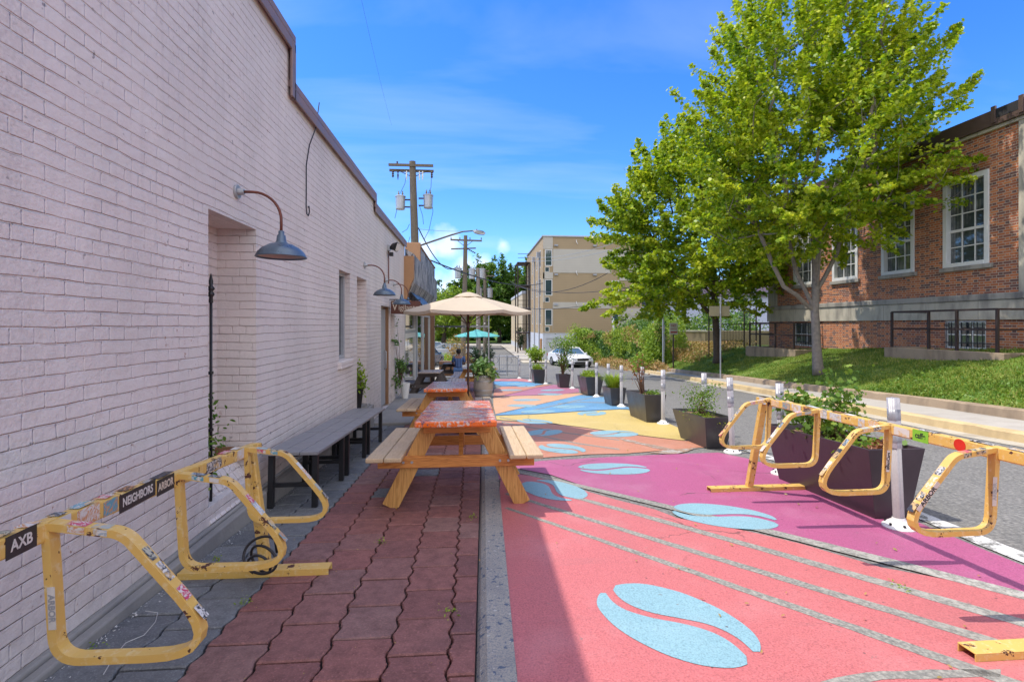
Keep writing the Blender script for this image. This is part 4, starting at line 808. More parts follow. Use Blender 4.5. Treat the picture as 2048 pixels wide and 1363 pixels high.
def tree(name, label, cat, base, trunk, ells, ncl, leaves, leafsize, trunk_r, lmat, bmat, seed, group=None, spray=(.38, .55), shape='maple', droop=.25, crownc=None, branches=True, shell=.5, limbs=()):
    rng = np.random.default_rng(seed); t = thing(name, label, cat, base, 0, group); cl = clusters_in(ells, ncl, rng, shell); cc = np.array(crownc or [np.mean([e[k] for e in ells]) for k in range(3)])
    if branches: grow(base, trunk, cl, trunk_r, 'trunk', bmat, t, limbs=limbs)
    else: MB().tube(trunk, [trunk_r * (1.3 if i == 0 else 1) for i in range(len(trunk))], 8).build('trunk', bmat, t, True, smooth=True)
    P = []; NN = []; S = []; per = leaves // ncl
    for c in cl:
        c = np.array(c); out = c - cc; out /= np.linalg.norm(out) + 1e-6; ax = out + np.array((0, 0, .55)) + rng.normal(size=3) * .25; ax /= np.linalg.norm(ax); L = spray[0] * (.7 + rng.random() * .9)
        m = int(per * (.5 + rng.random())); tt = rng.random(m) ** .8; rad = spray[1] * (1.05 - tt * .75)
        p = c + ax * (tt[:, None] * L * 1.6 - .3 * L) + rng.normal(size=(m, 3)) * (rad[:, None] * np.array((.42, .42, .26))); p[:, 2] -= droop * rad * rng.random(m)
        nn = rng.normal(size=(m, 3)) * .75 + np.array((0, 0, .9)) + out * .35; P.append(p); NN.append(nn); S.append(leafsize * (.65 + .7 * rng.random(m)))
    leafmesh('crown', np.vstack(P), np.vstack(NN), np.concatenate(S), lmat, t, shape); return t
b = (10.5, 14.4, zlawn(10.5, 14.4)); z0 = b[2]
trk = [b, (10.46, 14.42, z0 + .25), (10.42, 14.42, z0 + .9), (10.38, 14.4, z0 + 1.5), (10.36, 14.42, z0 + 1.95), (10.42, 14.45, z0 + 2.5), (10.45, 14.5, z0 + 3.3), (10.4, 14.5, z0 + 4.6)]
lm = [(4, [(10.1, 14.4, z0 + 2.1), (9.75, 14.35, z0 + 2.4), (9.3, 14.3, z0 + 2.65), (8.9, 14.2, z0 + 3.3), (8.5, 14.2, z0 + 4.2)]), (5, [(10.7, 14.4, z0 + 3.0), (11.0, 14.3, z0 + 3.7), (11.2, 14.3, z0 + 4.6)]), (4, [(10.2, 14.5, z0 + 2.4), (9.9, 14.6, z0 + 3.1), (9.7, 14.7, z0 + 4.2)]), (5, [(10.35, 14.2, z0 + 3.1), (10.1, 13.8, z0 + 3.9)])]
tree('maple_tree', 'nearer maple on the lawn with pale forked trunk and tall bright green crown', 'tree', b, trk,
     [(10.1, 14.3, 6.2, 3.3, 3.0, 2.3), (10.2, 14.3, 8.8, 3.3, 2.8, 2.7), (11.6, 13.9, 5.2, 2.9, 2.2, 1.1), (9.2, 14.2, 4.4, 2.7, 2.2, 1.2), (10.3, 14.0, 4.2, 2.0, 1.7, 1.0), (12.0, 13.8, 7.9, 1.9, 1.8, 2.5), (10.3, 14.3, 10.9, 2.3, 2.2, 1.6), (7.9, 14.4, 7.4, 1.7, 2.0, 2.6), (8.0, 14.4, 5.3, 1.7, 1.8, 1.5), (12.9, 14.0, 6.4, 1.6, 1.6, .9)], 840, 100000, .102, .135, M['maple'], M['bark'], 11, 'maples on the lawn', spray=(.50, .33), limbs=lm)
b = (11.3, 22.3, zlawn(11.3, 22.3)); z0 = b[2]
trk = [b, (11.3, 22.3, z0 + .3), (11.25, 22.3, z0 + 1.2), (11.2, 22.3, z0 + 2.0), (11.15, 22.3, z0 + 3.0), (11.1, 22.3, z0 + 4.5), (11.1, 22.3, z0 + 5.6)]
lm = [(3, [(10.9, 22.2, z0 + 2.25), (10.3, 22.1, z0 + 2.9), (9.6, 22.1, z0 + 3.4), (8.9, 22.1, z0 + 3.8)]), (4, [(11.5, 22.2, z0 + 3.4), (12.1, 22.2, z0 + 3.8)]), (4, [(10.7, 22.3, z0 + 3.5), (10.2, 22.3, z0 + 4.4)])]
tree('maple_tree', 'farther maple with dark trunk reaching low branches over the sidewalk', 'tree', b, trk,
     [(10.6, 22.2, 4.1, 4.2, 3.2, 2.4), (10.0, 22.2, 6.6, 3.7, 3.2, 2.6), (7.9, 22.3, 2.9, 2.5, 2.2, 1.4), (9.8, 22.3, 8.4, 2.4, 2.4, 1.9), (7.2, 22.4, 5.6, 1.7, 2, 1.6), (12.5, 22.4, 4.5, 2.5, 2.4, 1.7), (7.9, 22.3, 6.7, 1.3, 1.6, 1.4)], 700, 75000, .135, .17, M['maple'], M['barkd'], 12, 'maples on the lawn', spray=(.48, .42), limbs=lm)
# grass on the lawn
def grass():
    rng = np.random.default_rng(2); n = 90000; y = 2 + 30 * rng.random(n) ** 1.1; t = rng.random(n); P = np.empty((n, 3))
    a = np.array([ix(v) + .19 for v in y]); x = a + t * (13.5 - a); dens = np.array([mnoise.noise(Vector((p * .8, q * .8, 3))) for p, q in zip(x, y)])
    keep = rng.random(n) < .75 + dens; x, y, t = x[keep], y[keep], t[keep]; z = np.array([zlawn(p, q) for p, q in zip(x, y)]); P = np.stack([x, y, z - .005], 1); m = len(x)
    near = np.exp(-t * 3) * (y < 11.5); N = rng.normal(size=(m, 3)) * np.array((1, 1, .1)); V = rng.normal(size=(m, 3)) * .35 + np.array((0, 0, 1)); h = (.035 + .04 * rng.random(m) + .08 * near * rng.random(m))
    u = np.cross(V, N); u /= np.linalg.norm(u, axis=1, keepdims=True); V /= np.linalg.norm(V, axis=1, keepdims=True); wd = (.010 + .004 * rng.random(m))[:, None]
    A = P - u * wd; B = P + u * wd; Cc = P + V * h[:, None]; co = np.stack([A, B, Cc], 1).reshape(-1, 3); me = D.meshes.new('grass'); me.vertices.add(3 * m); me.vertices.foreach_set('co', co.ravel().astype(np.float32)); me.loops.add(3 * m); me.loops.foreach_set('vertex_index', np.arange(3 * m, dtype=np.int32)); me.polygons.add(m); me.polygons.foreach_set('loop_start', (np.arange(m) * 3).astype(np.int32)); me.update(calc_edges=True)
    me.materials.append(M['grassb']); o = D.objects.new('grass', me); COL.objects.link(o); tag(o, 'short green lawn grass in front of the brick building', 'grass', kind='stuff')
grass()
def scatter_leaves(name, mat, n, fn, size, shape='quad', nrm=(0, 0, .6), seed=0, parent=None):
    rng = np.random.default_rng(seed); P = np.array([fn(rng) for _ in range(n)]); N = rng.normal(size=(n, 3)) + np.array(nrm); return leafmesh(name, P, N, size * (.6 + .8 * rng.random(n)), mat, parent, shape)
o = scatter_leaves('lawn_weeds', M['shrub'], 4200, lambda r: (lambda x, y: (x, y, zlawn(x, y) + .10 * r.random() ** 1.5))(*(lambda y, f: (ix(y) + .25 + 1.9 * f ** 1.7, y))(2 + 9.5 * r.random(), r.random())), .06, seed=5); tag(o, 'leafy weeds and clover along the low kerb of the lawn', 'weeds', kind='stuff')
o = scatter_leaves('dry_weeds', M['dryweed'], 9000, lambda r: (lambda x, y: (x, y, zlawn(x, y) + .40 * r.random() ** 1.3))(*(lambda y, f: (ix(y) + .8 + (y - 22) * .05 + 3.4 * f, y))(24.5 + 13 * r.random(), r.random())), .10, seed=6); tag(o, 'tan and rust coloured weeds on the bank below the concrete wall', 'weeds', kind='stuff')

# ------------------------------------------------------------------ bike racks
from mathutils import Quaternion
def rack(label, X0, ys, zb, s, base_px, post_top, yend, texts, seed, bases):
    """beam along y at X0; hoops hang on side s; zb(y) is the beam height"""
    rr = random.Random(seed); t = thing('bike_rack', label, 'bike rack', (X0, ys[0], zg(ys[0])), 0, 'yellow bicycle racks')
    y0, y1 = yend; mb = MB(); mb.bar((X0, y0, zb(y0)), (X0, y1 - .03, zb(y1)), .044, .064); mb.bar((X0, y1 - .03, zb(y1)), (X0, y1 + .03, zb(y1) - .012), .050, .060); mb.build('beam', M['rack'], t, True, bevel=.008)
    hoops = []
    for y in ys:
        z = zb(y) + .018; c = [(0.02, 0), (.24, -.032), (.56, -.42), (.045, -.415), ]; p = fillet(c, [.015, .10, .115, .085], 8)
        if s < 0: p = [q * .96 for q in p]
        hb = MB().ribbon([(X0 + s * q.x, y, z + q.y) for q in p],   .024, .040); ho = hb.build('hoop', M['rack'], t, True, bevel=.009); hoops.append((y, z, ho))
    for (bx0, bx1, by, px) in bases:
        zz = zg(by); mb = MB(); a, b = (bx0, by - .038), (bx1, by + .038)
        mb.box((bx0, by - .04, zz + .034), (bx1, by + .04, zz + .040)); mb.box((bx0, by - .04, zz + .001), (bx1, by - .034, zz + .034)); mb.box((bx0, by + .034, zz + .001), (bx1, by + .04, zz + .034)); mb.build('base_plate', M['rack'], t, True, bevel=.002)
        yt = min(by + .06, yend[1] - .06) if by > min(ys) + .5 else by - .06
        mb = MB(); mb.bar((px, by, zz + .04), (X0 - s * .005, yt + (.02), zb(by) - .005), .056, .052, (0, 1, 0)); mb.build('post', M['rack'], t, True, bevel=.006)
    # stickers: on the beam side and top, and along the hoops' outer edges
    y = min(ys) - .7
    while y < max(ys) + .12:
        L = rr.uniform(.05, .15); 
        if not any(a - .02 < y + L / 2 < b + .02 for a, b, *_ in texts) and rr.random() < .85 and not any(abs(y + L / 2 - q) < .05 for q in ys):
            h = rr.uniform(.048, .060); zc = zb(y + L / 2); xs_ = X0 + s * .0225
            MB().box((min(xs_, xs_ + s * .0012), y, zc - h / 2), (max(xs_, xs_ + s * .0012), y + L, zc + h / 2)).build('sticker', M['sticker'], t, True)
        if rr.random() < .8 and not any(abs(y + L / 2 - q) < .05 for q in ys):
            MB().box((X0 - .020, y + .01, zb(y) + .0322), (X0 + .019, y + L - .01, zb(y) + .0334)).build('sticker', M['sticker'], t, True)
        y += L + rr.uniform(.0, .05)
    for (yy, z, ho) in hoops:
        sk = .96 if s < 0 else 1
        for f, L in ((rr.uniform(.06, .12), .05), (rr.uniform(.26, .34), .07), (rr.uniform(.50, .58), .05), (rr.uniform(.70, .76), .05)):
            a = Vector((.24, -.032)); b = Vector((.56, -.42)); d = (b - a).normalized(); nn = Vector((-d.y, d.x)); p = (a + d * (.075 + f * .36)) * sk; p0 = p + nn * .0125; 
            q = MB(); w_ = rr.uniform(.013, .019)
            c0 = Vector((X0 + s * p0.x, yy, z + p0.y)); dv = Vector((s * d.x, 0, d.y)); nv = Vector((s * nn.x, 0, nn.y)); q.add([c0 - dv * L / 2 - Vector((0, w_, 0)) + nv * .001, c0 + dv * L / 2 - Vector((0, w_, 0)) + nv * .001, c0 + dv * L / 2 + Vector((0, w_, 0)) + nv * .001, c0 - dv * L / 2 + Vector((0, w_, 0)) + nv * .001], [(0, 1, 2, 3) if s > 0 else (3, 2, 1, 0)])
            q.build('sticker', M['sticker'], ho, True)
        for f0_, L in ((.055, .06), (.13, .05)):
            q = MB(); a0 = Vector((.02, 0)).lerp(Vector((.24, -.032)), f0_ / .22); a1 = Vector((.02, 0)).lerp(Vector((.24, -.032)), (f0_ + L) / .22); q.add([(X0 + s * a0.x, yy - .017, z + a0.y + .0132), (X0 + s * a1.x, yy - .017, z + a1.y + .0132), (X0 + s * a1.x, yy + .017, z + a1.y + .0132), (X0 + s * a0.x, yy + .017, z + a0.y + .0132)], [(0, 1, 2, 3) if s > 0 else (3, 2, 1, 0)]); q.build('sticker', M['sticker'], ho, True)
            q = MB(); q.add([(X0 + s * (a0.x + .01), yy - .0208, z + a0.y - .009), (X0 + s * (a1.x), yy - .0208, z + a1.y - .009), (X0 + s * (a1.x), yy - .0208, z + a1.y + .010), (X0 + s * (a0.x + .01), yy - .0208, z + a0.y + .010)], [(0, 1, 2, 3) if s > 0 else (3, 2, 1, 0)]); q.build('sticker', M['sticker'], ho, True)
    for a, b, txt, bgm, fg, sx in texts:
        zc = zb((a + b) / 2); xs_ = X0 + s * .0225
        st = MB().box((min(xs_, xs_ + s * .0012), a, zc - .033), (max(xs_, xs_ + s * .0012), b, zc + .033)).build('sticker', M[bgm], t, True)
        Mx = Matrix.Translation((xs_ + s * .0013 - X0, (a + b) / 2 - ys[0], zc - zg(ys[0]))) @ Matrix.Rotation(R(90) * s, 4, 'Z') @ RX
        textmesh(txt, .045, M[fg], 'lettering', None, Mx, .0004, sx=sx, bold=.0012).parent = t
    return t
RBY = [1.62, 2.25, 2.87, 3.50, 4.10]; zr = lambda y: .685 - .022 * (y - 1.7)
rk = rack('yellow stickered bike rack standing on the pink and magenta mural', 2.56, RBY, zr, -1, None, None, (.9, 4.27), [(2.60, 2.70, 'caffe', 'stgreen', 'ink', .8)], 3, [(2.155, 3.08, 4.42, 2.54), (2.075, 3.0, 1.95, 2.50)])
MB().tube([(2.56 - .0225, 2.42, zr(2.42)), (2.56 - .0242, 2.42, zr(2.42))], .032, 20).build('sticker', M['stred'], rk, True)
LBY = [.98, 1.65, 2.33, 3.0]; zl = lambda y: .665 - .075 * (y - 1.65)
lk = rack('yellow chipped bike rack with rust spots standing on the pavers by the wall', -1.32, LBY, zl, 1, None, None, (.2, 3.17), [(1.50, 1.60, 'AXB', 'stblack', 'stwhite', .8), (1.95, 2.16, 'NEIGHBORS', 'stblack', 'stwhite', .72), (2.17, 2.29, 'ARBOR', 'stblack', 'offwhite', .7)], 4, [(-1.675, -.835, 3.02, -1.20), (-1.675, -.835, .4, -1.20)])
def vtext(par, txt, p, size, s, ang, mat='ink', bgm='stwhite', L=.16):      # lettering on a hoop leg, facing the camera side
    Mx = Matrix.Translation(Vector(p) - wl(par)) @ RX @ Matrix.Rotation(ang, 4, 'Z'); o = MB().box((-L / 2, -.011, 0), (L / 2, .011, .001)); o.v = [tuple(Mx @ Vector(v)) for v in o.v]; o.build('sticker', M[bgm], par)
    textmesh(txt, size, M[mat], 'lettering', par, Mx @ Matrix.Translation((0, 0, .0014)), .0003, bold=.0008)
z = zr(2.25) + .018; vtext(rk, '#BanCars', (2.518, 2.849, zr(2.87) - .19), .026, -1, R(87), L=.13); vtext(rk, 'ARBOR', (2.56 - .385, 2.229, z - .215), .034, -1, R(51), L=.17); vtext(rk, 'ARBOR', (2.520, 2.229, z - .20), .026, -1, R(88), bgm='stwhite', mat='galv', L=.14)
vtext(lk, 'ARBOR', (-1.278, 1.629, zl(1.65) - .23), .026, 1, R(-88), bgm='stwhite', mat='galv', L=.13)
# cable lock hanging from the left rack
mb = MB(); pts = []
for k in range(90):
    a = k / 90 * 2 * math.pi * 2.6; pts.append((-1.17 + .085 * math.cos(a) * (1 + .3 * math.sin(a * .37)), 2.90 + .06 * math.sin(a * .8) - .02, .03 + .075 * math.sin(a) - .0008 * k))
pts = [(-1.17, 2.97, .16), (-1.13, 2.95, .12)] + pts + [(-1.22, 2.9, -.09)]
tag(mb.tube(pts, .0075, 6).build('cable_lock', M['cable'], smooth=True), 'dark coiled cable lock hanging from the left rack by the wall', 'lock')
tag(MB().tube([(-1.62, 2.62, zg(2.6) + .012), (-1.55, 2.60, zg(2.6) + .012), (-1.50, 2.50, zg(2.5) + .02), (-1.49, 2.40, zg(2.4) + .012), (-1.53, 2.34, zg(2.3) + .012), (-1.50, 2.22, zg(2.2) + .02), (-1.47, 2.12, zg(2.1) + .012)], .0016, 4).build('white_string', M['string']), 'thin loose white string lying on the grey pavers', 'string')

# ------------------------------------------------------------------ grey benches
def bench(y, label, L=1.04, first=None):
    loc = (-1.49, y, zg(y)); sl = -math.atan(.052)
    if first: return copy_tree(first, None, loc, None, label)
    t = thing('grey_bench', label, 'bench', loc, 0, 'grey benches along the painted wall'); t.rotation_euler = (sl, 0, 0)
    for k in range(3): MB().box((-.225 + k * .151, 0, .445), (-.225 + k * .151 + .146, L, .47)).build('seat_board', M['bench'], t, bevel=.003)
    for y_ in (.07, L - .12):
        for x in (-.20, .155): MB().box((x, y_, 0), (x + .045, y_ + .045, .444)).build('leg', M['black'], t, bevel=.003)
        MB().box((-.155, y_ + .005, .17), (.155, y_ + .04, .205)).build('crossbar', M['black'], t, bevel=.002)
    MB().box((-.02, .12, .41), (.02, L - .12, .443)).build('rail', M['black'], t)
    return t
bn = bench(4.20, 'nearest grey bench against the painted wall beside the yellow rack'); bench(5.26, 'middle grey bench of the row against the painted wall', first=bn); bench(6.32, 'farthest grey bench of the row, ending at the concrete slab', first=bn)

# ------------------------------------------------------------------ picnic tables
def picnic(label, x, y, L, W, top, seat, frame, brace, group, legs=None, halfw=.70):
    t = thing('picnic_table', label, 'picnic table', (x, y, zg(y + L / 2) + .026 * L), 0, group); t.rotation_euler = (-math.atan(.052), 0, 0)
    lg = legs or frame
    mb = MB()
    if top is M['mosaic']: mb.box((-W / 2, 0, .70), (W / 2, L, .75)); mb.build('tabletop', top, t, bevel=.012)
    else:
        for k in range(4): mb.box((-W / 2 + k * W / 4 + .003, 0, .715), (-W / 2 + (k + 1) * W / 4 - .003, L, .75))
        mb.build('tabletop', top, t, bevel=.005)
    for s in (-1, 1):
        for k in range(2): a = s * (halfw - .275) + (s * k * .14 if s > 0 else -k * .14); x0, x1 = sorted((a, a + s * .135)); MB().box((x0, .06 if s < 0 else .10, .425), (x1, L + .03, .462)).build('seat_board', seat, t, bevel=.010)
    for yy, f in ((.36, -1), (L - .34, 1)):
        for s in (-1, 1):
            M_ = MB(); M_.bar((s * (.555), yy, 0.0), (s * .205, yy, .70), .038, .135, (1, 0, 0)); q = M_.build('leg', lg, t, bevel=.004)
        y0 = yy + f * .038; MB().box((-halfw + .05, y0 - .019, .328), (halfw - .05, y0 + .019, .424)).build('seat_support', frame, t, bevel=.004)
        MB().box((-W / 2 + .04, y0 - .019, .61), (W / 2 - .04, y0 + .019, .699)).build('top_support', frame, t, bevel=.004)
        for s in (-1, 1):
            for dx in (-.04, .03): mb = MB(); mb.tube([(s * .40 + dx, y0 + f * .019, .375), (s * .40 + dx, y0 + f * .026, .375)], .011, 10); mb.build('bolt', M['galv'], t)
    MB().bar((.03, .42, .36), (.03, L / 2 - .03, .698), .085, .038, (1, 0, 0)).build('brace', brace, t, bevel=.004)
    MB().bar((.03, L - .42, .36), (.03, L / 2 + .03, .698), .085, .038, (1, 0, 0)).build('brace', brace, t, bevel=.004)
    return t
GP = 'picnic tables along the pavers'
picnic('nearest picnic table with orange collaged top and bare pine benches', -.13, 3.87, 1.60, .64, M['mosaic'], M['seatwood'], M['owood'], M['owood'], GP, M['ylegwood'])
picnic('second picnic table with orange collaged top, right behind the nearest one', -.385, 7.16, 1.75, .62, M['mosaic'], M['seatwood'], M['owood'], M['owood'], GP, M['ylegwood'])
picnic('dark stained picnic table near the shop door', -1.10, 12.7, 1.7, .56, M['greywood'], M['darkwood'], M['darkwood'], M['darkwood'], GP, halfw=.66)
picnic('orange wood picnic table behind the barrel planter', .0, 15.2, 1.8, .62, M['greywood'], M['greywood'], M['ylegwood'], M['ylegwood'], GP)
picnic('dark table where the person in a striped shirt sits', -.95, 20.6, 1.8, .6, M['darkwood'], M['darkwood'], M['darkwood'], M['darkwood'], GP)
def slatbench(x, y, w, L, label):
    t = thing('slatted_bench', label, 'bench', (x, y, zg(y)), 0, 'low slatted benches'); 
    for k in range(5): MB().box((-w / 2 + k * w / 5 + .005, 0, .41), (-w / 2 + (k + 1) * w / 5 - .005, L, .44)).build('slat_board', M['greywood'], t)
    for yy in (.1, L - .15):
        for x_ in (-w / 2 + .03, w / 2 - .08): MB().box((x_, yy, -.05), (x_ + .05, yy + .05, .409)).build('leg', M['darkwood'], t)
    return t
slatbench(-.42, 12.6, .46, 1.5, 'low slatted bench behind the second orange table'); slatbench(-.50, 17.2, .34, 1.4, 'smaller slatted bench in front of the seated person')

# ------------------------------------------------------------------ umbrellas
def umbrella(label, x, y, zt, drop, rad, n, fab, rib, rot=0, cat='umbrella', vent=True, pr=.019):
    t = thing('patio_umbrella', label, cat, (x, y, zg(y))); g = zg(y); H = zt - g
    MB().tube([(0, 0, -.02), (0, 0, H - .02)], pr, 10).build('pole', rib, t, smooth=True)
    MB().lathe([(0, .0), (.22, .0), (.23, .02), (.20, .05), (.05, .07), (.035, .20), (0, .2)], (0, 0, .002), 24).build('base', M['black'], t, smooth=False)
    vs = []; fs = []; seg = 6
    P = [(rad * math.cos(rot + 2 * math.pi * k / n), rad * math.sin(rot + 2 * math.pi * k / n)) for k in range(n)]
    for r_ in range(seg + 1):
        f = .06 + .94 * r_ / seg
        for k in range(n):
            a, b = Vector(P[k]), Vector(P[(k + 1) % n])
            for j in range(4): u = j / 4; q = a.lerp(b, u); sag = .045 * f * math.sin(math.pi * u) * (1 if r_ < seg else 1.0); vs.append((q.x * f * (1 - .03 * math.sin(math.pi * u) * f), q.y * f * (1 - .03 * math.sin(math.pi * u) * f), H - drop * f ** 1.25 - sag * .6))
    m = 4 * n
    for r_ in range(seg):
        for k in range(m): fs.append((r_ * m + k, r_ * m + (k + 1) % m, (r_ + 1) * m + (k + 1) % m, (r_ + 1) * m + k))
    vb = len(vs)
    for k in range(m): x_, y_, z_ = vs[seg * m + k]; vs.append((x_ * 1.0, y_ * 1.0, z_ - .045))
    for k in range(m): fs.append((seg * m + k, seg * m + (k + 1) % m, vb + (k + 1) % m, vb + k))
    c = MB().add(vs, fs).build('canopy', fab, t, smooth=False); c.modifiers.new('s', 'SOLIDIFY').thickness = .003
    if vent:
        mb = MB(); mb.lathe([(.0, .035), (.05, .03), (.15, -.0), (.235, -.045)], (0, 0, H + .015), n * 2); mb.build('vent_cap', fab, t)
    mb = MB(); mb.tube([(0, 0, H - .16), (0, 0, H - .08)], .035, 12); mb.build('hub', rib, t); mb = MB(); mb.tube([(0, 0, H - drop - .26), (0, 0, H - drop - .19)], .032, 12); mb.build('runner', rib, t)
    for k in range(n):
        q = Vector(P[k]); a = (q.x * .02, q.y * .02, H - .10); e = (q.x * .985, q.y * .985, H - drop - .012); mid = (q.x * .5, q.y * .5, H - drop * .5 ** 1.25 - .018)
        MB().bar(a, mid, .012, .018).bar(mid, e, .012, .018).build('rib', rib, t); MB().bar((0, 0, H - drop - .22), (mid[0], mid[1], mid[2] - .01), .010, .014).build('strut', rib, t)
    return t
umbrella('large beige patio umbrella on a dark pole between the orange tables', -.07, 8.05, 1.765, .255, 1.02, 6, M['fabric'], M['darkrib'])
umbrella('teal patio umbrella farther down the street beyond the pavers', .28, 31, .92, .34, 1.45, 8, M['teal'], M['black'], .2)

# ------------------------------------------------------------------ planters with plants
def planter(name, label, cx, cy, bw_, bl, tw, tl, h, mat, rot=0):
    z = zg(cy); t = thing(name, label, 'planter', (cx, cy, z), R(rot), 'tapered planters along the mural edge'); t.rotation_euler = (-math.atan(.052) * math.cos(R(rot)), 0, R(rot))
    th = .022; o = [(-tw / 2, -tl / 2), (tw / 2, -tl / 2), (tw / 2, tl / 2), (-tw / 2, tl / 2)]; b = [(-bw_ / 2, -bl / 2), (bw_ / 2, -bl / 2), (bw_ / 2, bl / 2), (-bw_ / 2, bl / 2)]; i = [(x - math.copysign(th, x), y - math.copysign(th, y)) for x, y in o]; k = [(x * .93, y * .97) for x, y in i]
    vs = [(x, y, .001) for x, y in b] + [(x, y, h) for x, y in o] + [(x, y, h) for x, y in i] + [(x, y, h * .8) for x, y in k]; fs = [(3, 2, 1, 0)]
    for j in range(4): n_ = (j + 1) % 4; fs += [(j, n_, 4 + n_, 4 + j), (4 + j, 4 + n_, 8 + n_, 8 + j), (8 + j, 8 + n_, 12 + n_, 12 + j)]
    MB().add(vs, fs).build('pot', mat, t, bevel=.003)
    mb = MB(); n_ = 8; vv = [((k[0][0] * 1.05) + (k[1][0] - k[0][0]) * 1.05 * a / n_, k[0][1] * 1.02 + (k[3][1] - k[0][1]) * 1.02 * c / n_, h * .88 + .02 * mnoise.noise(Vector((a * .7, c * .7, cy)))) for c in range(n_ + 1) for a in range(n_ + 1)]
    mb.add(vv, [(c * (n_ + 1) + a, c * (n_ + 1) + a + 1, (c + 1) * (n_ + 1) + a + 1, (c + 1) * (n_ + 1) + a) for c in range(n_) for a in range(n_)]).build('soil', M['soil'], t)
    return t, z
def shrub(name, label, cx, cy, z, ells, ncl, nl, ls, lmat, seed, stem=.008, cat='plant', shape='oval', group=None, spray=(.10, .11), stems=3, smat='browntwig'):
    rng = np.random.default_rng(seed); t = thing(name, label, cat, (cx, cy, z), 0, group); E = [(cx + e[0], cy + e[1], z + e[2], e[3], e[4], e[5]) for e in ells]; cl = clusters_in(E, ncl, rng, .35)
    mb = MB()
    for c in cl[:min(len(cl), 26)]:
        c = Vector(c); b_ = Vector((cx + rng.normal() * .02, cy + rng.normal() * .02, z)); m = b_.lerp(c, .5) + Vector((0, 0, .1 * (c - b_).length)) + Vector(rng.normal(size=3) * .02); mb.tube([b_, m, c], [stem, stem * .7, stem * .3], 5, False)
    mb.build('stems', M[smat], t, True)
    P = []; N = []; per = max(3, nl // ncl)
    for c in cl:
        m = int(per * (.5 + rng.random())); P.append(np.array(c) + rng.normal(size=(m, 3)) * np.array((spray[1], spray[1], spray[0])) * .6); N.append(rng.normal(size=(m, 3)) + np.array((0, 0, .7)))
    P = np.vstack(P); N = np.vstack(N); leafmesh('leaves', P, N, ls * (.6 + .8 * rng.random(len(P))), lmat, t, shape); return t
GS = 'plants growing in the tapered planters'
planter('plum_planter', 'largest tapered planter, plum coloured and oblong, behind the yellow rack', 3.20, 4.18, .28, 1.20, .46, 1.34, .54, M['plum'])
z = zg(4.2) + .5; shrub('leafy_shrub', 'tall broad leafy shrub growing out of the plum planter', 3.20, 4.25, z, [(0, .05, .16, .19, .32, .15), (.02, -.12, .40, .10, .11, .20), (-.02, .33, .24, .14, .18, .16), (.02, -.40, .04, .13, .16, .09)], 56, 1250, .046, M['shrub'], 21, .009, 'shrub', 'maple', GS, (.10, .13))
o = shrub('rusty_plant', 'small rust coloured plant at the near end of the plum planter', 3.20, 3.74, z - .04, [(0, 0, .05, .08, .12, .09)], 14, 260, .032, M['redleaf'], 22, .004, 'plant', 'oval', GS, (.04, .05))
planter('charcoal_planter', 'charcoal tapered planter holding a fine airy bush at the yellow field', 3.18, 6.72, .26, .82, .40, 1.06, .42, M['planter'])
z = zg(6.7) + .37; shrub('airy_bush', 'airy bush with fine pale leaves in the charcoal planter', 3.18, 6.72, z, [(0, .05, .24, .18, .32, .22), (0, .2, .12, .18, .32, .12), (.02, -.15, .34, .12, .2, .14)], 56, 1200, .032, M['shrub'], 23, .005, 'bush', 'oval', GS, (.10, .12))
shrub('yellow_groundcover', 'low yellow green sprigs along the rim of the charcoal planter', 3.18, 6.62, z - .02, [(0, 0, .03, .15, .42, .04)], 26, 600, .03, M['lime'], 24, .002, 'plant', 'oval', GS, (.03, .07))
planter('charcoal_planter', 'wide charcoal tapered planter with a bare reddish sapling', 3.23, 9.15, .27, .92, .40, 1.10, .50, M['planter'])
z = zg(9.15) + .44; shrub('reddish_sapling', 'thin sapling with sparse reddish leaves in the wide planter', 3.20, 9.2, z, [(-.05, .05, .60, .20, .22, .20), (-.15, 0, .35, .12, .15, .2)], 20, 150, .045, M['redleaf'], 25, .008, 'sapling', 'oval', GS, (.10, .12)); shrub('green_sprigs', 'low green sprigs with white flowers beside the reddish sapling', 3.30, 8.95, z, [(0, 0, .05, .14, .3, .07)], 18, 380, .04, M['shrub'], 26, .003, 'plant', 'oval', GS, (.05, .08))
planter('charcoal_planter', 'small charcoal planter with grassy tuft between white posts', 3.34, 11.6, .28, .60, .38, .74, .42, M['planter'])
def tuft(label, cx, cy, z, n, h, w, mat, seed, name='grass_tuft', cat='grass tuft'):
    rng = np.random.default_rng(seed); vs = []; fs = []
    for i in range(n):
        a = rng.random() * 6.28; r_ = rng.random() ** .5 * w * .4; bx, by = cx + r_ * math.cos(a), cy + r_ * math.sin(a); ln = h * (.6 + .5 * rng.random()); o_ = w * (.2 + .9 * rng.random()); p = [(bx, by, z), (bx + o_ * .45 * math.cos(a), by + o_ * .45 * math.sin(a), z + ln * .65), (bx + o_ * math.cos(a), by + o_ * math.sin(a), z + ln * (.95 - .3 * rng.random()))]
        s_ = .005; dx, dy = -math.sin(a) * s_, math.cos(a) * s_; k = len(vs); vs += [(p[0][0] - dx, p[0][1] - dy, p[0][2]), (p[0][0] + dx, p[0][1] + dy, p[0][2]), (p[1][0] + dx, p[1][1] + dy, p[1][2]), (p[1][0] - dx, p[1][1] - dy, p[1][2]), p[2]]; fs += [(k, k + 1, k + 2, k + 3), (k + 3, k + 2, k + 4)]
    o = MB().add(vs, fs).build(name, mat); return tag(o, label, cat, GS)
tuft('arching grassy tuft in the small charcoal planter', 3.32, 11.6, zg(11.6) + .38, 420, .42, .32, M['lime'], 4)
planter('charcoal_planter', 'deep charcoal planter full of low yellow green plants', 3.42, 14.35, .34, .95, .52, 1.15, .54, M['planter'])
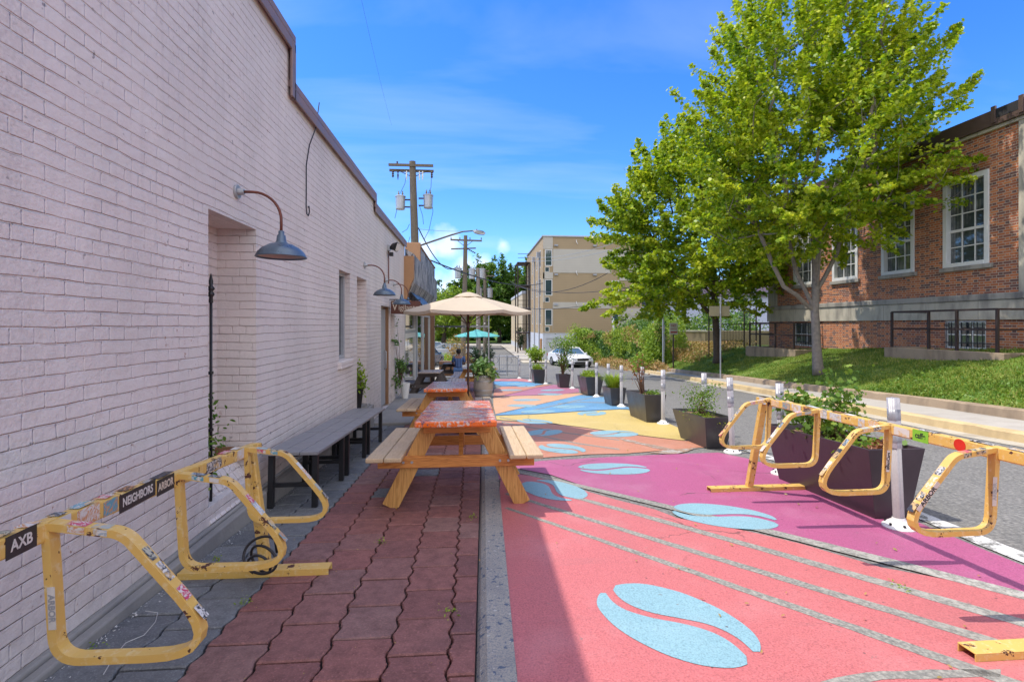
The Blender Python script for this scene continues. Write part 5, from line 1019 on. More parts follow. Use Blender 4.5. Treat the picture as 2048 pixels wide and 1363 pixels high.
shrub('yellow_groundcover', 'yellow green low plants filling the deep charcoal planter', 3.42, 14.35, zg(14.35) + .47, [(0, 0, .10, .24, .5, .09)], 50, 1500, .05, M['lime'], 27, .003, 'plant', 'oval', GS, (.06, .10))
planter('charcoal_planter', 'narrow charcoal planter with the tall flowering bush', 3.14, 17.2, .30, .55, .42, .66, .46, M['planter'])
shrub('tall_flowering_bush', 'tall loose bush in front of the white car', 3.14, 17.2, zg(17.2) + .42, [(0, 0, .5, .25, .3, .4), (-.15, 0, 1.1, .35, .35, .28), (.15, 0, .95, .28, .3, .25)], 60, 1500, .06, M['shrub'], 28, .012, 'bush', 'oval', GS, (.12, .14))
planter('charcoal_planter', 'farthest square charcoal planter with a round green plant', 2.60, 19.7, .36, .62, .50, .78, .54, M['planter'])
shrub('round_green_plant', 'round bright green plant in the farthest planter', 2.60, 19.7, zg(19.7) + .48, [(0, 0, .12, .2, .22, .13)], 26, 700, .055, M['lime'], 29, .004, 'plant', 'oval', GS, (.08, .1))
# wine barrel with broad leaves
t = thing('barrel_planter', 'silvered half wine barrel with metal hoops beside the second orange table', 'planter', (.30, 14.0, zg(14.0)))
pr = [(.225 + .045 * math.sin(math.pi * k / 10), .62 * k / 10) for k in range(11)]
MB().lathe(pr + [(.21, .62), (.20, .55), (0, .55)], n=28).build('barrel', M['barrel'], t)
for z in (.06, .19, .44, .57): r_ = .227 + .045 * math.sin(math.pi * (z + .02) / .62); MB().lathe([(r_ - .002, 0), (r_ + .004, 0), (r_ + .004, .035), (r_ - .002, .035)], (0, 0, z), 28).build('metal_hoop', M['galv'], t)
shrub('broad_leaf_plant', 'lush broad leaved plant spilling over the barrel rim', .30, 14.0, zg(14) + .56, [(0, 0, .18, .34, .32, .16), (0, 0, .34, .20, .20, .12), (.1, -.1, .03, .26, .22, .1)], 56, 500, .15, M['hosta'], 31, .007, 'plant', 'oval', None, (.10, .14))

# ------------------------------------------------------------------ flexible delineator posts
def flexpost(x, y, label, lean=(0, 0), first=None):
    if first: c = copy_tree(first, None, (x, y, zg(y) + .004), None, label); c.rotation_euler = (lean[1], lean[0], 0); return c
    t = thing('flexible_post', label, 'post', (x, y, zg(y) + .004), 0, 'white flexible posts along the mural'); t.rotation_euler = (lean[1], lean[0], 0)
    def star(r0, z0, z1, n=20, amp=.10):
        vs = []; 
        for z in (z0, z1):
            for k in range(n * 2): a = math.pi * k / n; rr = r0 * (1 + amp * math.cos(6 * a)); vs.append((rr * math.cos(a), rr * math.sin(a), z))
        m = n * 2; return MB().add(vs, [(k, (k + 1) % m, m + (k + 1) % m, m + k) for k in range(m)] + [tuple(range(m, 2 * m))])
    star(.033, .05, .92).build('tube', M['flex'], t, smooth=True)
    star(.0375, .58, .94).build('sleeve', M['flexgrey'], t, smooth=True)
    for z0, z1 in ((.62, .70), (.78, .86)): star(.0385, z0, z1).build('reflective_band', M['flexband'], t, smooth=True)
    b = MB().lathe([(.105, 0), (.105, .012), (.075, .035), (.045, .055), (.038, .075)], (0, 0, 0), 24).build('foot', M['white'], t, smooth=False)
    for k in range(6): a = k * math.pi / 3 + .2; mb = MB(); mb.tube([(.078 * math.cos(a), .078 * math.sin(a), .026), (.082 * math.cos(a), .082 * math.sin(a), .040)], .009, 8); mb.build('bolt', M['black'], b)
    return t
M['flex'] = plain('white_plastic_post', (.37, .355, .35), .45, 0, .08, 8); M['flexgrey'] = plain('clear_grey_sleeve', (.36, .35, .37), .35, 0, .2, 15); M['flexband'] = plain('grey_reflective_band', (.24, .24, .26), .35, .1, .2, 15)
f0 = None
FP = [(3.09, 3.40, (-.05, .0)), (3.20, 4.95, (-.03, 0)), (3.26, 6.05, (-.04, 0)), (3.48, 7.25, (-.02, 0)), (3.32, 8.50, (.0, 0)), (3.50, 10.1, (0, 0)), (3.38, 11.15, (0, 0)), (3.45, 12.5, (0, 0)), (3.42, 13.6, (0, 0)), (3.52, 15.2, (0, 0)), (3.35, 16.6, (0, 0)), (2.79, 18.9, (0, 0)), (2.42, 20.9, (0, 0)), (2.15, 22.9, (0, 0))]
FL = ['nearest flexible white post, leaning beside the plum planter', 'flexible white post behind the far corner of the plum planter', 'flexible white post between the rack end and the charcoal planter with airy bush', 'flexible white post behind the airy bush', 'flexible white post standing on the yellow field next to the sapling planter', 'flexible post behind the reddish sapling', 'flexible post on the blue field beside the grassy tuft planter', 'flexible post behind the grassy tuft', 'flexible post by the deep planter with low yellow plants', 'flexible post behind the deep planter with low yellow plants', 'flexible post between the flowering bush and the deep planter', 'flexible post between the farthest planter and the flowering bush', 'flexible post behind the farthest planter', 'farthest flexible post next to the steel barrier']
for (x, y, ln), lb_ in zip(FP, FL):
    if f0 is None: f0 = flexpost(x, y, lb_, ln)
    else: flexpost(x, y, lb_, ln, f0)

def litter(name, label, n, fn, size, mat, seed, cat, nrm=(0, 0, 3)):
    o = scatter_leaves(name, mat, n, fn, size, 'oval', nrm, seed); tag(o, label, cat, kind='stuff')
litter('leaf_litter', 'small dry leaves and bits strewn over the painted street', 170, lambda r: (lambda x, y: (x, y, zg(y) + .014))(.4 + 3.0 * r.random(), 1.4 + 16 * r.random() ** 1.3), .022, M['dryweed'], 301, 'leaf litter')
litter('leaf_litter', 'brown crumbs of leaves lying over the brick pavers', 150, lambda r: (lambda x, y: (x, y, zg(y) + .010))(-1.6 + 1.65 * r.random(), 1.4 + 9 * r.random()), .013, M['dryweed'], 302, 'leaf litter')
litter('joint_weeds', 'tiny green weeds growing from the paver joints and kerb edges', 220, lambda r: (lambda k: (k[0] + r.normal() * .022, k[1] + r.normal() * .03, zg(k[1]) + .02 * r.random()))([(-1.60, 3.25), (-1.17, 2.66), (-.62, 3.45), (-1.66, 5.2), (.0, 3.9), (2.33, 2.55), (-1.66, 2.3), (-.10, 2.5)][r.integers(8)]), .014, M['lime'], 303, 'weeds')
litter('wall_grit', 'pale grit and flakes collected along the foot of the painted wall', 700, lambda r: (-1.685 + abs(r.normal()) * .03, 1.5 + 6.5 * r.random() ** 1.2, zg(0) + 0) if False else (lambda y: (-1.685 + abs(r.normal()) * .03, y, zg(y) + .006))(1.5 + 6.5 * r.random()), .009, M['string'], 304, 'grit')

# ------------------------------------------------------------------ potted plants against the wall
def pot(name, label, x, y, z, r0, r1, h, mat):
    t = thing(name, label, 'flower pot', (x, y, z)); MB().lathe([(0, .002), (r0, .002), (r1, h), (r1 - .012, h), (r1 - .02, h * .85)], n=20).build('pot', mat, t); MB().lathe([(0, h * .86), (r1 - .018, h * .86)], n=20).build('soil', M['soil'], t); return t
shrub('flowering_vine', 'red stemmed climbing plant at the bottom of the near wall niche', WXL - .13, 3.78, .20, [(0, -.05, .2, .10, .20, .20), (0, -.15, .40, .07, .10, .18)], 26, 420, .042, M['shrub'], 41, .004, 'vine', 'oval', None, (.09, .08))
pot('dark_pot', 'tall dark pot in the recess next to the small window', WXL - .02, 8.05, -.02, .05, .085, .30, M['black']); tag(MB().box((WXL - .15, 7.92, -.44), (WXL + .02, 8.55, -.022)).build('recess_step', M['conc']), 'low concrete ledge in the recess carrying the dark pot', 'ledge')
shrub('potted_vine', 'lime green vine growing from the dark pot in the recess', WXL + .0, 8.08, .24, [(0, .0, .16, .10, .14, .20), (0, .0, .36, .06, .08, .14)], 30, 360, .055, M['lime'], 42, .005, 'vine', 'oval', None, (.10, .07))
pot('pale_pot', 'pale cracked pot on the slab by the brown framed door', WXL + .22, 11.75, -.415, .07, .12, .36, M['white'])
shrub('climbing_plant', 'dark green climbing plant on the wall past the door', WXL + .12, 11.72, -.10, [(0, 0, .40, .14, .22, .18), (-.08, -.05, .05, .10, .2, .2), (-.1, -.1, 1.0, .05, .08, .12), (-.1, -.1, 1.45, .04, .06, .06)], 46, 460, .075, M['hosta'], 43, .006, 'vine', 'oval', None, (.10, .08))

# ------------------------------------------------------------------ patio things farther on
t = thing('light_pole', 'slim galvanised pole carrying the string lights at the end of the patio', 'pole', (.58, 18, zg(18))); MB().tube([(0, 0, 0), (0, 0, 2.5)], .028, 10).build('pole', M['galv'], t); MB().lathe([(0, 0), (.03, .01), (.035, .04), (.0, .06)], (0, 0, 2.5), 12).build('cap', M['galv'], t)
A, B = Vector((.58, 18, 1.40)), Vector((-1.6, 21.4, 1.32)); pts = [A.lerp(B, k / 16) - Vector((0, 0, .16 * math.sin(math.pi * k / 16))) for k in range(17)]
t = thing('string_lights', 'string of small bulbs strung from the slim pole to the shop corner', 'string lights', A); MB().tube(pts, .007, 5).build('cord', M['wire'], t, True)
for k in range(1, 16, 2): MB().lathe([(0, 0), (.028, -.02), (.03, -.045), (.0, -.07)], pts[k] - Vector((0, 0, .008)), 8).build('bulb', M['white'], t, True)
tag(MB().bar((.58, 18, 1.22), (-1.62, 21.5, 1.20), .04, .07).build('cross_beam', M['galv']), 'pale horizontal bar running from the slim pole to the shop corner post', 'beam')
t = thing('crowd_barrier', 'grey steel barrier frame with hoops closing the painted street', 'barrier', (1.6, 25.6, zg(25.6)))
P0, P1 = Vector((.95, 26.6, 0)), Vector((2.25, 24.6, 0))
for f in (0, .33, .62, 1): q = P0.lerp(P1, f); mb = MB(); mb.tube([(q.x, q.y, zg(q.y)), (q.x, q.y, zg(q.y) + 1.05)], .03, 8); mb.build('post', M['galv'], t, True)
for h in (1.0, .12): mb = MB(); mb.tube([P0 + Vector((0, 0, zg(26.6) + h)), P1 + Vector((0, 0, zg(24.6) + h))], .018, 6); mb.build('rail', M['galv'], t, True)
for k in range(1, 12): q = P0.lerp(P1, k / 12); mb = MB(); mb.tube([(q.x, q.y, zg(q.y) + .12), (q.x, q.y, zg(q.y) + 1.0)], .008, 4); mb.build('upright', M['galv'], t, True)
for k in (0, 1): q = P0.lerp(P1, .2 + .5 * k); c_ = q + Vector((0, 0, zg(q.y) + .78)); MB().tube([c_ + Vector((.13 * math.cos(a), -.1 * math.cos(a), .16 * math.sin(a))) for a in [R(30 * j) for j in range(12)]], .014, 6, closed=True).build('hoop', M['rope'], t, True)
t = thing('wooden_crate_planter', 'wide brown slatted wooden box beyond the seated person', 'planter', (-1.15, 24, zg(24)))
for k in range(5): MB().box((-.42, -.25, .15 + k * .13), (.42, -.22, .27 + k * .13)).build('front_board', M['darkwood'] if k % 2 else M['brownwood'], t)
MB().box((-.42, -.219, .1), (.42, .3, .78)).build('box', M['brownwood'], t)
for x, y, h, r_, s_ in ((.15, 27.5, 1.15, .38, 51), (.75, 26.6, 1.35, .45, 52)):
    pot('dark_pot', 'round dark pot under the %s evergreen' % ('smaller' if s_ == 51 else 'larger'), x, y, zg(y), .16, .24, .34, M['black'])
    shrub('evergreen_shrub', '%s rounded dark evergreen between the umbrellas' % ('smaller' if s_ == 51 else 'larger'), x, y, zg(y) + .3, [(0, 0, h * .5, r_, r_, h * .5)], 60, 1500, .07, M['evergreen'], s_, .01, 'shrub', 'quad', 'evergreens in pots', (.1, .1))
shrub('orange_flowers', 'low orange and yellow leaved plants before the evergreens', .45, 24.5, zg(24.5) + .1, [(-.2, 0, .3, .35, .4, .25), (.3, .2, .25, .35, .4, .2)], 40, 700, .09, M['dryweed'], 53, .006, 'plant', 'oval', None, (.1, .12))
shrub('small_street_tree', 'thin yellow leaved sapling behind the wooden box', -.9, 27.5, zg(27.5), [(0, 0, 1.5, .5, .5, .7)], 40, 520, .11, M['dryweed'], 54, .012, 'sapling', 'oval', None, (.15, .2))

# person seated with the back to the camera
t = thing('person', 'person in a blue striped shirt seated with back turned at the dark table', 'person', (-.56, 20.35, zg(20.35)))
def skin(name, verts, edges, rads, mat, parent, sub=2):
    me = D.meshes.new(name); me.from_pydata(verts, edges, []); o = D.objects.new(name, me); COL.objects.link(o); o.parent = parent; m = o.modifiers.new('sk', 'SKIN'); m.use_smooth_shade = True
    for v, r_ in zip(me.skin_vertices[0].data, rads): v.radius = (r_[0], r_[1]) if isinstance(r_, tuple) else (r_, r_)
    me.skin_vertices[0].data[0].use_root = True; s_ = o.modifiers.new('s', 'SUBSURF'); s_.levels = sub; s_.render_levels = sub; me.materials.append(mat); return o
bodyv = [(0, 0, .52), (0, .02, .68), (0, .05, .85), (0, .07, 1.0), (0, .075, 1.07), (0, .08, 1.12), (-.19, .06, 1.0), (-.25, .12, .78), (-.18, .33, .70), (.19, .06, 1.0), (.25, .12, .78), (.18, .33, .70), (-.10, .04, .50), (-.14, .42, .50), (-.15, .46, .08), (.10, .04, .50), (.14, .42, .50), (.15, .46, .08)]
bodye = [(0, 1), (1, 2), (2, 3), (3, 4), (4, 5), (3, 6), (6, 7), (7, 8), (3, 9), (9, 10), (10, 11), (0, 12), (12, 13), (13, 14), (0, 15), (15, 16), (16, 17)]
skin('body', bodyv, bodye, [(.15, .12), (.14, .10), (.16, .10), (.14, .09), .055, .05, .065, .045, .035, .065, .045, .035, .09, .075, .05, .09, .075, .05], M['skin'], t)
sv = [(0, 0, .56), (0, .02, .68), (0, .05, .85), (0, .07, 1.0), (-.19, .06, 1.0), (-.25, .11, .80), (.19, .06, 1.0), (.25, .11, .80)]
skin('shirt', sv, [(0, 1), (1, 2), (2, 3), (3, 4), (4, 5), (3, 6), (6, 7)], [(.17, .14), (.16, .12), (.18, .12), (.155, .105), .08, .065, .08, .065], M['shirt'], t)
skin('trousers', [(0, 0, .50), (-.10, .03, .50), (-.14, .42, .50), (-.15, .46, .10), (.10, .03, .50), (.14, .42, .50), (.15, .46, .10)], [(0, 1), (1, 2), (2, 3), (0, 4), (4, 5), (5, 6)], [(.19, .12), .11, .09, .065, .11, .09, .065], M['jeans'], t)
MB().lathe([(0, -.115), (.05, -.10), (.072, -.05), (.08, .0), (.077, .05), (.05, .10), (0, .118)], (0, .085, 1.23), 16).build('head', M['skin'], t, smooth=True)
MB().lathe([(.06, -.07), (.085, -.03), (.092, .03), (.086, .08), (.055, .12), (0, .135)], (0, .078, 1.235), 16).build('hair', M['hair'], t, smooth=True)

# ------------------------------------------------------------------ vehicles
def car(label, loc, rz, paint_, rear=False, name='parked_car'):
    t = thing(name, label, 'car', loc, rz, 'parked cars'); W2 = .90
    # side outline (y along the car, front at -y)
    lo = [(-2.28, .30), (-2.32, .52), (-2.20, .72), (-1.6, .86), (-1.05, .93), (1.35, .98), (2.05, .96), (2.25, .86), (2.30, .55), (2.24, .32)]
    secs = []
    xs = [(-1.0, .0), (-.96, .10), (-.80, .02)]
    mb = MB(); n = len(lo); cols_ = [(-W2, -.02), (-W2 * .97, .0), (-W2 * .6, .03), (0, .05), (W2 * .6, .03), (W2 * .97, .0), (W2, -.02)]; vs = []
    for x, dz in cols_:
        tp = 1 - .06 * (abs(x) / W2) ** 3
        for k, (y, z) in enumerate(lo): vs.append((x, y * (tp if abs(y) > 1.5 else 1), z + (dz if 2 <= k <= 7 else 0)))
    fs = [(i * n + k, (i + 1) * n + k, (i + 1) * n + (k + 1) % n, i * n + (k + 1) % n) for i in range(len(cols_) - 1) for k in range(n)] + [tuple(range(n)), tuple(range((len(cols_) - 1) * n, len(cols_) * n))[::-1]]
    mb.add(vs, fs).build('body', paint_, t, bevel=.03, smooth=False)
    cb = [(-1.12, .92, .80), (-.45, 1.36, .62), (.0, 1.45, .60), (.75, 1.42, .60), (1.75, .97, .76)]; vs = []
    for y, z, w in cb: vs += [(-w, y, z), (w, y, z)]
    base = [(-.80, -1.12, .90), (.80, -1.12, .90), (.80, 1.75, .95), (-.80, 1.75, .95)]
    g = MB(); vs = [(-.78, -1.12, .92), (.78, -1.12, .92), (-.60, -.42, 1.37), (.60, -.42, 1.37), (-.58, .75, 1.41), (.58, .75, 1.41), (-.74, 1.78, .98), (.74, 1.78, .98)]
    g.add(vs, [(0, 1, 3, 2), (4, 5, 7, 6), (0, 2, 4, 6), (1, 7, 5, 3)]).build('windows', M['carglass'], t)
    r_ = MB(); r_.add([(-.60, -.46, 1.375), (.60, -.46, 1.375), (.57, .0, 1.45), (-.57, .0, 1.45), (.57, .6, 1.45), (-.57, .6, 1.45), (.58, .85, 1.385), (-.58, .85, 1.385)], [(0, 1, 2, 3), (3, 2, 4, 5), (5, 4, 6, 7)])
    for s in (-1, 1):
        r_.bar((s * .79, -1.14, .90), (s * .60, -.44, 1.385), .05, .05); r_.bar((s * .60, -.44, 1.39), (s * .575, .8, 1.42), .05, .05); r_.bar((s * .575, .8, 1.42), (s * .74, 1.80, .97), .08, .06); r_.bar((s * .78, .25, .95), (s * .60, .25, 1.41), .06, .05)
    r_.build('roof', paint_, t)
    for s in (-1, 1):
        for y in (-1.42, 1.38):
            w = MB(); w.tube([(s * .70, y, .33), (s * .915, y, .33)], .33, 24); wo = w.build('wheel', M['tyre'], t, bevel=.02); h = MB(); h.tube([(s * .90, y, .33), (s * .925, y, .33)], .21, 16); h.build('rim', M['rim'], wo)
        h = MB(); h.add([(s * .88, -2.02, .62), (s * .86, -2.06, .78), (s * .48, -2.27, .72), (s * .50, -2.325, .62)], [(0, 1, 2, 3) if s > 0 else (3, 2, 1, 0)]); h.v = [(x + s * .01, y - .015, z) for x, y, z in h.v]; h.build('headlight', M['headlight'], t)
        h = MB(); h.box((min(s * .55, s * .88), 2.24, .66), (max(s * .55, s * .88), 2.30, .86)); h.build('taillight', M['taillight'], t, bevel=.01)
        h = MB(); h.box((min(s * .90, s * 1.05), -.92, .90), (max(s * .90, s * 1.05), -.76, 1.04)); h.build('mirror', paint_, t, bevel=.03)
    MB().box((-.45, -2.345, .56), (.45, -2.29, .70)).build('grille', M['black'], t, bevel=.01); MB().box((-.65, -2.345, .33), (.65, -2.28, .46)).build('air_intake', M['black'], t, bevel=.01); MB().box((-.70, -2.35, .70), (.70, -2.30, .72)).build('chrome_strip', M['rim'], t)
    MB().box((-.16, 2.29, .56), (.16, 2.315, .66)).build('number_plate', M['white'], t); MB().box((-.82, -2.0, .17), (.82, 2.0, .32)).build('underbody', M['black'], t)
    return t
car('white sedan parked facing the camera before the garage door', (7.35, 37.6, -1.87), R(14), M['carwhite'])
car('dark blue car with red tail light seen past the shop corner post', (-3.6, 38.5, -1.90), R(168), M['carblue'])
car('silver car in the lot to the right of the blue one', (-1.9, 47, -1.924), R(100), M['carsilver'])
car('white car farther back in the lot behind the silver one', (-3.9, 52, -1.924), R(105), M['carwhite'])

# ------------------------------------------------------------------ tan apartment building and its neighbours
AX, AY = 6.35, 44.8
ab = thing('apartment_building', 'four storey tan and grey panelled apartment building with garage base', 'building', (AX, AY, -1.92))
ZB, ZT = -2.3, 9.2; fh = 2.62; z0 = .42
def fwin(px0, px1, y0, y1): return ((px0 - 945) * .0451 + .05, (px1 - 945) * .0451 + .05, 1.3 + (648 - y1) * .0453, 1.3 + (648 - y0) * .0453)
FW = [fwin(1088.5, 1103.5, 499, 532) + (.08,), fwin(1088.5, 1103.5, 558.5, 591) + (.08,), fwin(1088.5, 1103.5, 618, 650.5) + (.08,), fwin(1088.5, 1097.5, 534, 544) + (.08,), fwin(1088.5, 1097.5, 594, 604) + (.08,), fwin(1088.5, 1097.5, 653, 663) + (.08,), fwin(1225, 1240, 500, 532) + (.08,), fwin(1225, 1240, 560, 592) + (.08,), fwin(1225, 1240, 618, 650) + (.08,)]
GD = fwin(1091.5, 1145, 676, 719) + (.15,)
X1 = 15.5
mb = MB(); wall(mb, 'y', AY, AX, X1, .45, ZT, FW, face=-1); LW = [(y, y + .7, z, z + 1.6, .08) for y in (46.3, 48.8, 52.5, 55.5) for z in (1.3, 3.95, 6.6)]; wall(mb, 'x', AX, AY, 58, .45, ZT, LW, face=-1); wall(mb, 'x', X1, AY, 58, ZB, ZT, [], face=1); wall(mb, 'y', 58, AX, X1, ZB, ZT, [], face=1); mb.box((AX + .02, AY + .02, ZT - .3), (X1 - .02, 57.98, ZT - .25)); mb.build('wall', M['tanpanel'], ab, True)
mb = MB(); wall(mb, 'y', AY - .02, AX - .02, X1, ZB, .45, [GD], face=-1); LD = [(45.5, 46.6, -1.9, -.2, .08)]; wall(mb, 'x', AX - .02, AY - .02, 58, ZB, .45, LD, face=-1); mb.box((AX - .05, AY - .05, .451), (X1, AY - .001, .50)); mb.build('ground_floor_wall', M['whitewall'], ab, True)
g = MB(); g.box((GD[0], AY + .08, GD[2] - .3), (GD[1], AY + .12, GD[3])); 
for k in range(1, 5): z = GD[2] + (GD[3] - GD[2]) * k / 5; g.box((GD[0], AY + .07, z), (GD[1], AY + .079, z + .03))
g.build('garage_door', M['whitewall'], ab, True); g = MB(); g.box((AX + .02, 45.5, -1.9), (AX + .05, 46.6, -.2)); g.build('side_door', M['greyframe'], ab, True)
def P_(px, py): return ((px - 945) * .0451 + .05, 1.3 + (648 - py) * .0453)
def panelbox(mat, px0, px1, y0, y1, name='facade_panel'):
    x0, zt_ = P_(px0, y0); x1, zb_ = P_(px1, y1); MB().box((x0, AY - .035, zb_), (x1, AY - .002, zt_)).build(name, mat, ab, True)
panelbox(M['palepanel'], 1105, 1224, 498, 545.5); panelbox(M['palepanel'], 1105, 1224, 604, 616.5); panelbox(M['palepanel'], 1085, 1104.5, 474, 498.4); panelbox(M['palepanel'], 1084.6, 1087.5, 545, 604); panelbox(M['palepanel'], 1104.2, 1104.9, 606, 663)
panelbox(M['palepanel'], 1084.6, 1104.8, 544.5, 557.5); panelbox(M['palepanel'], 1241, 1300, 500, 560); panelbox(M['palepanel'], 1241, 1300, 616, 670)
for h in FW: window(ab, 'y', AY, h, -1, M['frame'], M['aglass'], 1, 1, .07 if h[3] - h[2] > 1 else .04, .03)
for h in LW[:]: window(ab, 'x', AX, h, -1, M['frame'], M['aglass'], 1, 2, .05, .03)
MB().box((AX - .1, AY - .1, ZT), (X1 + .1, 58.1, ZT + .12)).build('roof_edge', M['galv'], ab, True)
for px, py in ((1111, 491), (1190, 491), (1111, 549), (1190, 549), (1111, 609), (1190, 609)): x, z = P_(px, py); MB().box((x - .16, AY - .16, z - .06), (x + .16, AY - .002, z + .08)).build('wall_light', M['greyframe'], ab, True)
for py in (485, 547, 608): x, z = P_(1152, py); MB().tube([(x, AY - .05, z + .25), (x, AY - .14, z + .05), (x + .12, AY - .10, z - .12)], .03, 6).build('bracket', M['white'], ab, True)
for y in (46.9, 50.5): 
    MB().tube([(AX - .08, y, ZB + .3), (AX - .08, y, 7.6)], .06, 8).build('downpipe', M['greyframe'], ab, True); MB().box((AX - .3, y - .15, 7.6), (AX, y + .15, 8.1)).build('rain_head', M['greyframe'], ab, True)
# fire escape
t = thing('fire_escape', 'black steel fire escape stack on the far side of the apartment building', 'fire escape', (5.8, 56, -1.92))
for x in (4.95, 6.2):
    for y in (54.5, 57.5): mb = MB(); mb.bar((x, y, -2), (x, y, 8.1), .12, .12); mb.build('column', M['iron'], t, True)
for z in (.3, 2.9, 5.5, 8.0): MB().box((4.9, 54.4, z), (6.3, 57.6, z + .1)).build('platform', M['iron'], t, True); mb = MB(); mb.bar((4.95, 54.5, z + 1.0), (6.2, 54.5, z + 1.0), .05, .05); mb.bar((4.95, 54.5, z + .55), (6.2, 54.5, z + .55), .04, .04); mb.build('rail', M['iron'], t, True)
nb = thing('cream_building', 'small cream two storey building beyond the fire escape', 'building', (6.1, 60, -1.92)); X2 = 6.05
mb = MB(); NW = [(y, y + .5, z, z + 1.6, .08) for y in (61.5, 63.5, 66, 70, 73.5) for z in (-.9, 2.0)]; wall(mb, 'x', X2, 60.5, 78, -2.4, 5.0, NW, face=-1); wall(mb, 'y', 60.5, X2, X2 + 14, -2.4, 5.0, [(6.5, 7.0, .2, 1.8, .08)], face=-1); mb.build('wall', M['cream'], nb, True)
mb = MB(); mb.box((X2 - .06, 60.44, 5.0), (X2 + 14, 78, 5.35)); mb.build('parapet', M['whitewall'], nb, True); mb = MB(); mb.box((X2 - .03, 60.47, -2.4), (X2 + .0, 78, -1.2)); mb.build('painted_base', M['whitewall'], nb, True)
for h in NW: window(nb, 'x', X2, h, -1, M['frame'], M['aglass'], 1, 2, .05, .03)
strip_sheet('far_sidewalk', lambda y: (4.2, 6.4), [44.7, 50, 60, 76], .08, M['walkc']); strip_sheet('driveway', lambda y: (4.2, 14), [41.5, 43, 44.78], .012, M['kerb'])
t = thing('bollard', 'yellow bollard by the garage corner of the apartment building', 'bollard', (6.0, 43.6, -1.92)); MB().tube([(0, 0, 0), (0, 0, 1.9)], .1, 12).build('pipe', M['orangetrim'], t); MB().lathe([(.1, 0), (.07, .06), (0, .08)], (0, 0, 1.9), 12).build('cap', M['orangetrim'], t)
shrub('street_bush', 'round green bush on the sidewalk before the side door', 5.2, 41.2, -1.92, [(0, 0, .7, .8, .8, .7)], 60, 1300, .16, M['lime'], 61, .02, 'bush', 'oval', None, (.2, .2))

# ------------------------------------------------------------------ hedge, chain-link fence, retaining wall, bushes
HP = [Vector((10.85, 27.6)), Vector((10.9, 33)), Vector((10.3, 39)), Vector((9.3, 42.8))]
def along(f): 
    L = [(b_ - a_).length for a_, b_ in zip(HP, HP[1:])]; s_ = f * sum(L)
    for a_, b_, l in zip(HP, HP[1:], L):
        if s_ <= l: return a_.lerp(b_, s_ / l), (b_ - a_).normalized()
        s_ -= l
    return HP[-1], (HP[-1] - HP[-2]).normalized()
t = thing('chain_link_fence', 'ivy covered chain link fence with green screen beside the street', 'fence', (10.85, 27.6, zg(27.6)))
for k in range(7): q, d_ = along(k / 6); mb = MB(); mb.tube([(q.x, q.y, zg(q.y) - .1), (q.x, q.y, zg(q.y) + 2.7)], .035, 8); mb.build('post', M['galv'], t, True)
M['screen'] = plain('green_screen', (.03, .13, .11), .8); mb = MB(); qs = [along(k / 24)[0] for k in range(25)]
vs = [(q.x, q.y, zg(q.y) + .3) for q in qs] + [(q.x, q.y, zg(q.y) + 2.45 + .1 * math.sin(k)) for k, q in enumerate(qs)]; mb.add(vs, [(k, k + 1, 26 + k, 25 + k) for k in range(24)]); mb.build('screen', M['screen'], t, True)
def hedge(name, label, n, fn, size, mat, seed, cat='ivy', kind=None):
    o = scatter_leaves(name, mat, n, fn, size, 'oval', (-.8, -.6, .5), seed); return tag(o, label, cat, kind=kind)
def ivyp(r):
    f = r.random(); q, d_ = along(f); top = 2.65 + .55 * mnoise.noise(Vector((q.x, q.y * .5, 1))) + .3 * mnoise.noise(Vector((q.y * 2, 0, 1))); h = r.random() ** .75; th = .45 + .35 * mnoise.noise(Vector((q.y * .9, h * 3, 4)))
    o_ = (r.random() - .75) * th; return (q.x + o_ * d_.y * 1.0 + r.normal() * .05, q.y - o_ * d_.x, zg(q.y) + .1 + h * top)
hedge('ivy', 'thick mixed ivy climbing over the chain link fence', 17000, ivyp, .15, M['ivy'], 71)
def blob(cx, cy, cz, rx, ry, rz, fuzz=.12):
    def fn(r):
        d_ = r.normal(size=3); d_ /= np.linalg.norm(d_); s_ = (.55 + .45 * r.random() ** .5) * (1 + .35 * mnoise.noise(Vector((d_[0] * 2 + cx, d_[1] * 2, d_[2] * 2)))); return (cx + d_[0] * rx * s_, cy + d_[1] * ry * s_, cz + abs(d_[2]) * rz * s_ - .1)
    return fn
def bush(label, n, p, size, mat, seed, name='bush'):
    t = thing(name, label, 'bush', (p[0], p[1], p[2])); rng = np.random.default_rng(seed); MB().tube([(0, 0, -.3), (.05, 0, p[5] * .6)], [.06, .02], 6).build('stem', M['browntwig'], t); fn = blob(*p); P = np.array([fn(rng) for _ in range(n)]); leafmesh('leaves', P, rng.normal(size=(n, 3)) + np.array((-.5, -.5, .8)), size * (.6 + .8 * rng.random(n)), mat, t, 'oval'); return t
def ivyq(thr, sd, side=.2):
    def fn(r):
        while True:
            p = ivyp(r)
            if mnoise.noise(Vector((p[0] * .5 + sd * 7, p[1] * .45, p[2] * .9))) > thr: return (p[0] - side, p[1] - side * .6, p[2])
    return fn
hedge('vine', 'yellow green vine patches hanging over the darker ivy', 9000, ivyq(-.02, 1), .12, M['lime'], 77, 'vine'); hedge('dead_vine', 'brown dried vine patches over the ivy', 2200, ivyq(.2, 5, .26), .10, M['dryweed'], 78, 'vine')
bush('bright yellow green bush bulging from the near end of the ivy fence', 5200, (10.6, 28.6, zg(28.6), 1.2, 1.2, 2.1), .12, M['lime'], 72)
bush('bright green vine mound at the far end of the ivy fence by the garage', 3600, (9.0, 42.0, -1.92, 1.5, 1.2, 3.1), .16, M['lime'], 73)
bush('yellow green vines heaped over the top of the fence near the steel post', 3800, (11.6, 29.5, .0, 1.5, 1.3, 2.0), .13, M['lime'], 74)
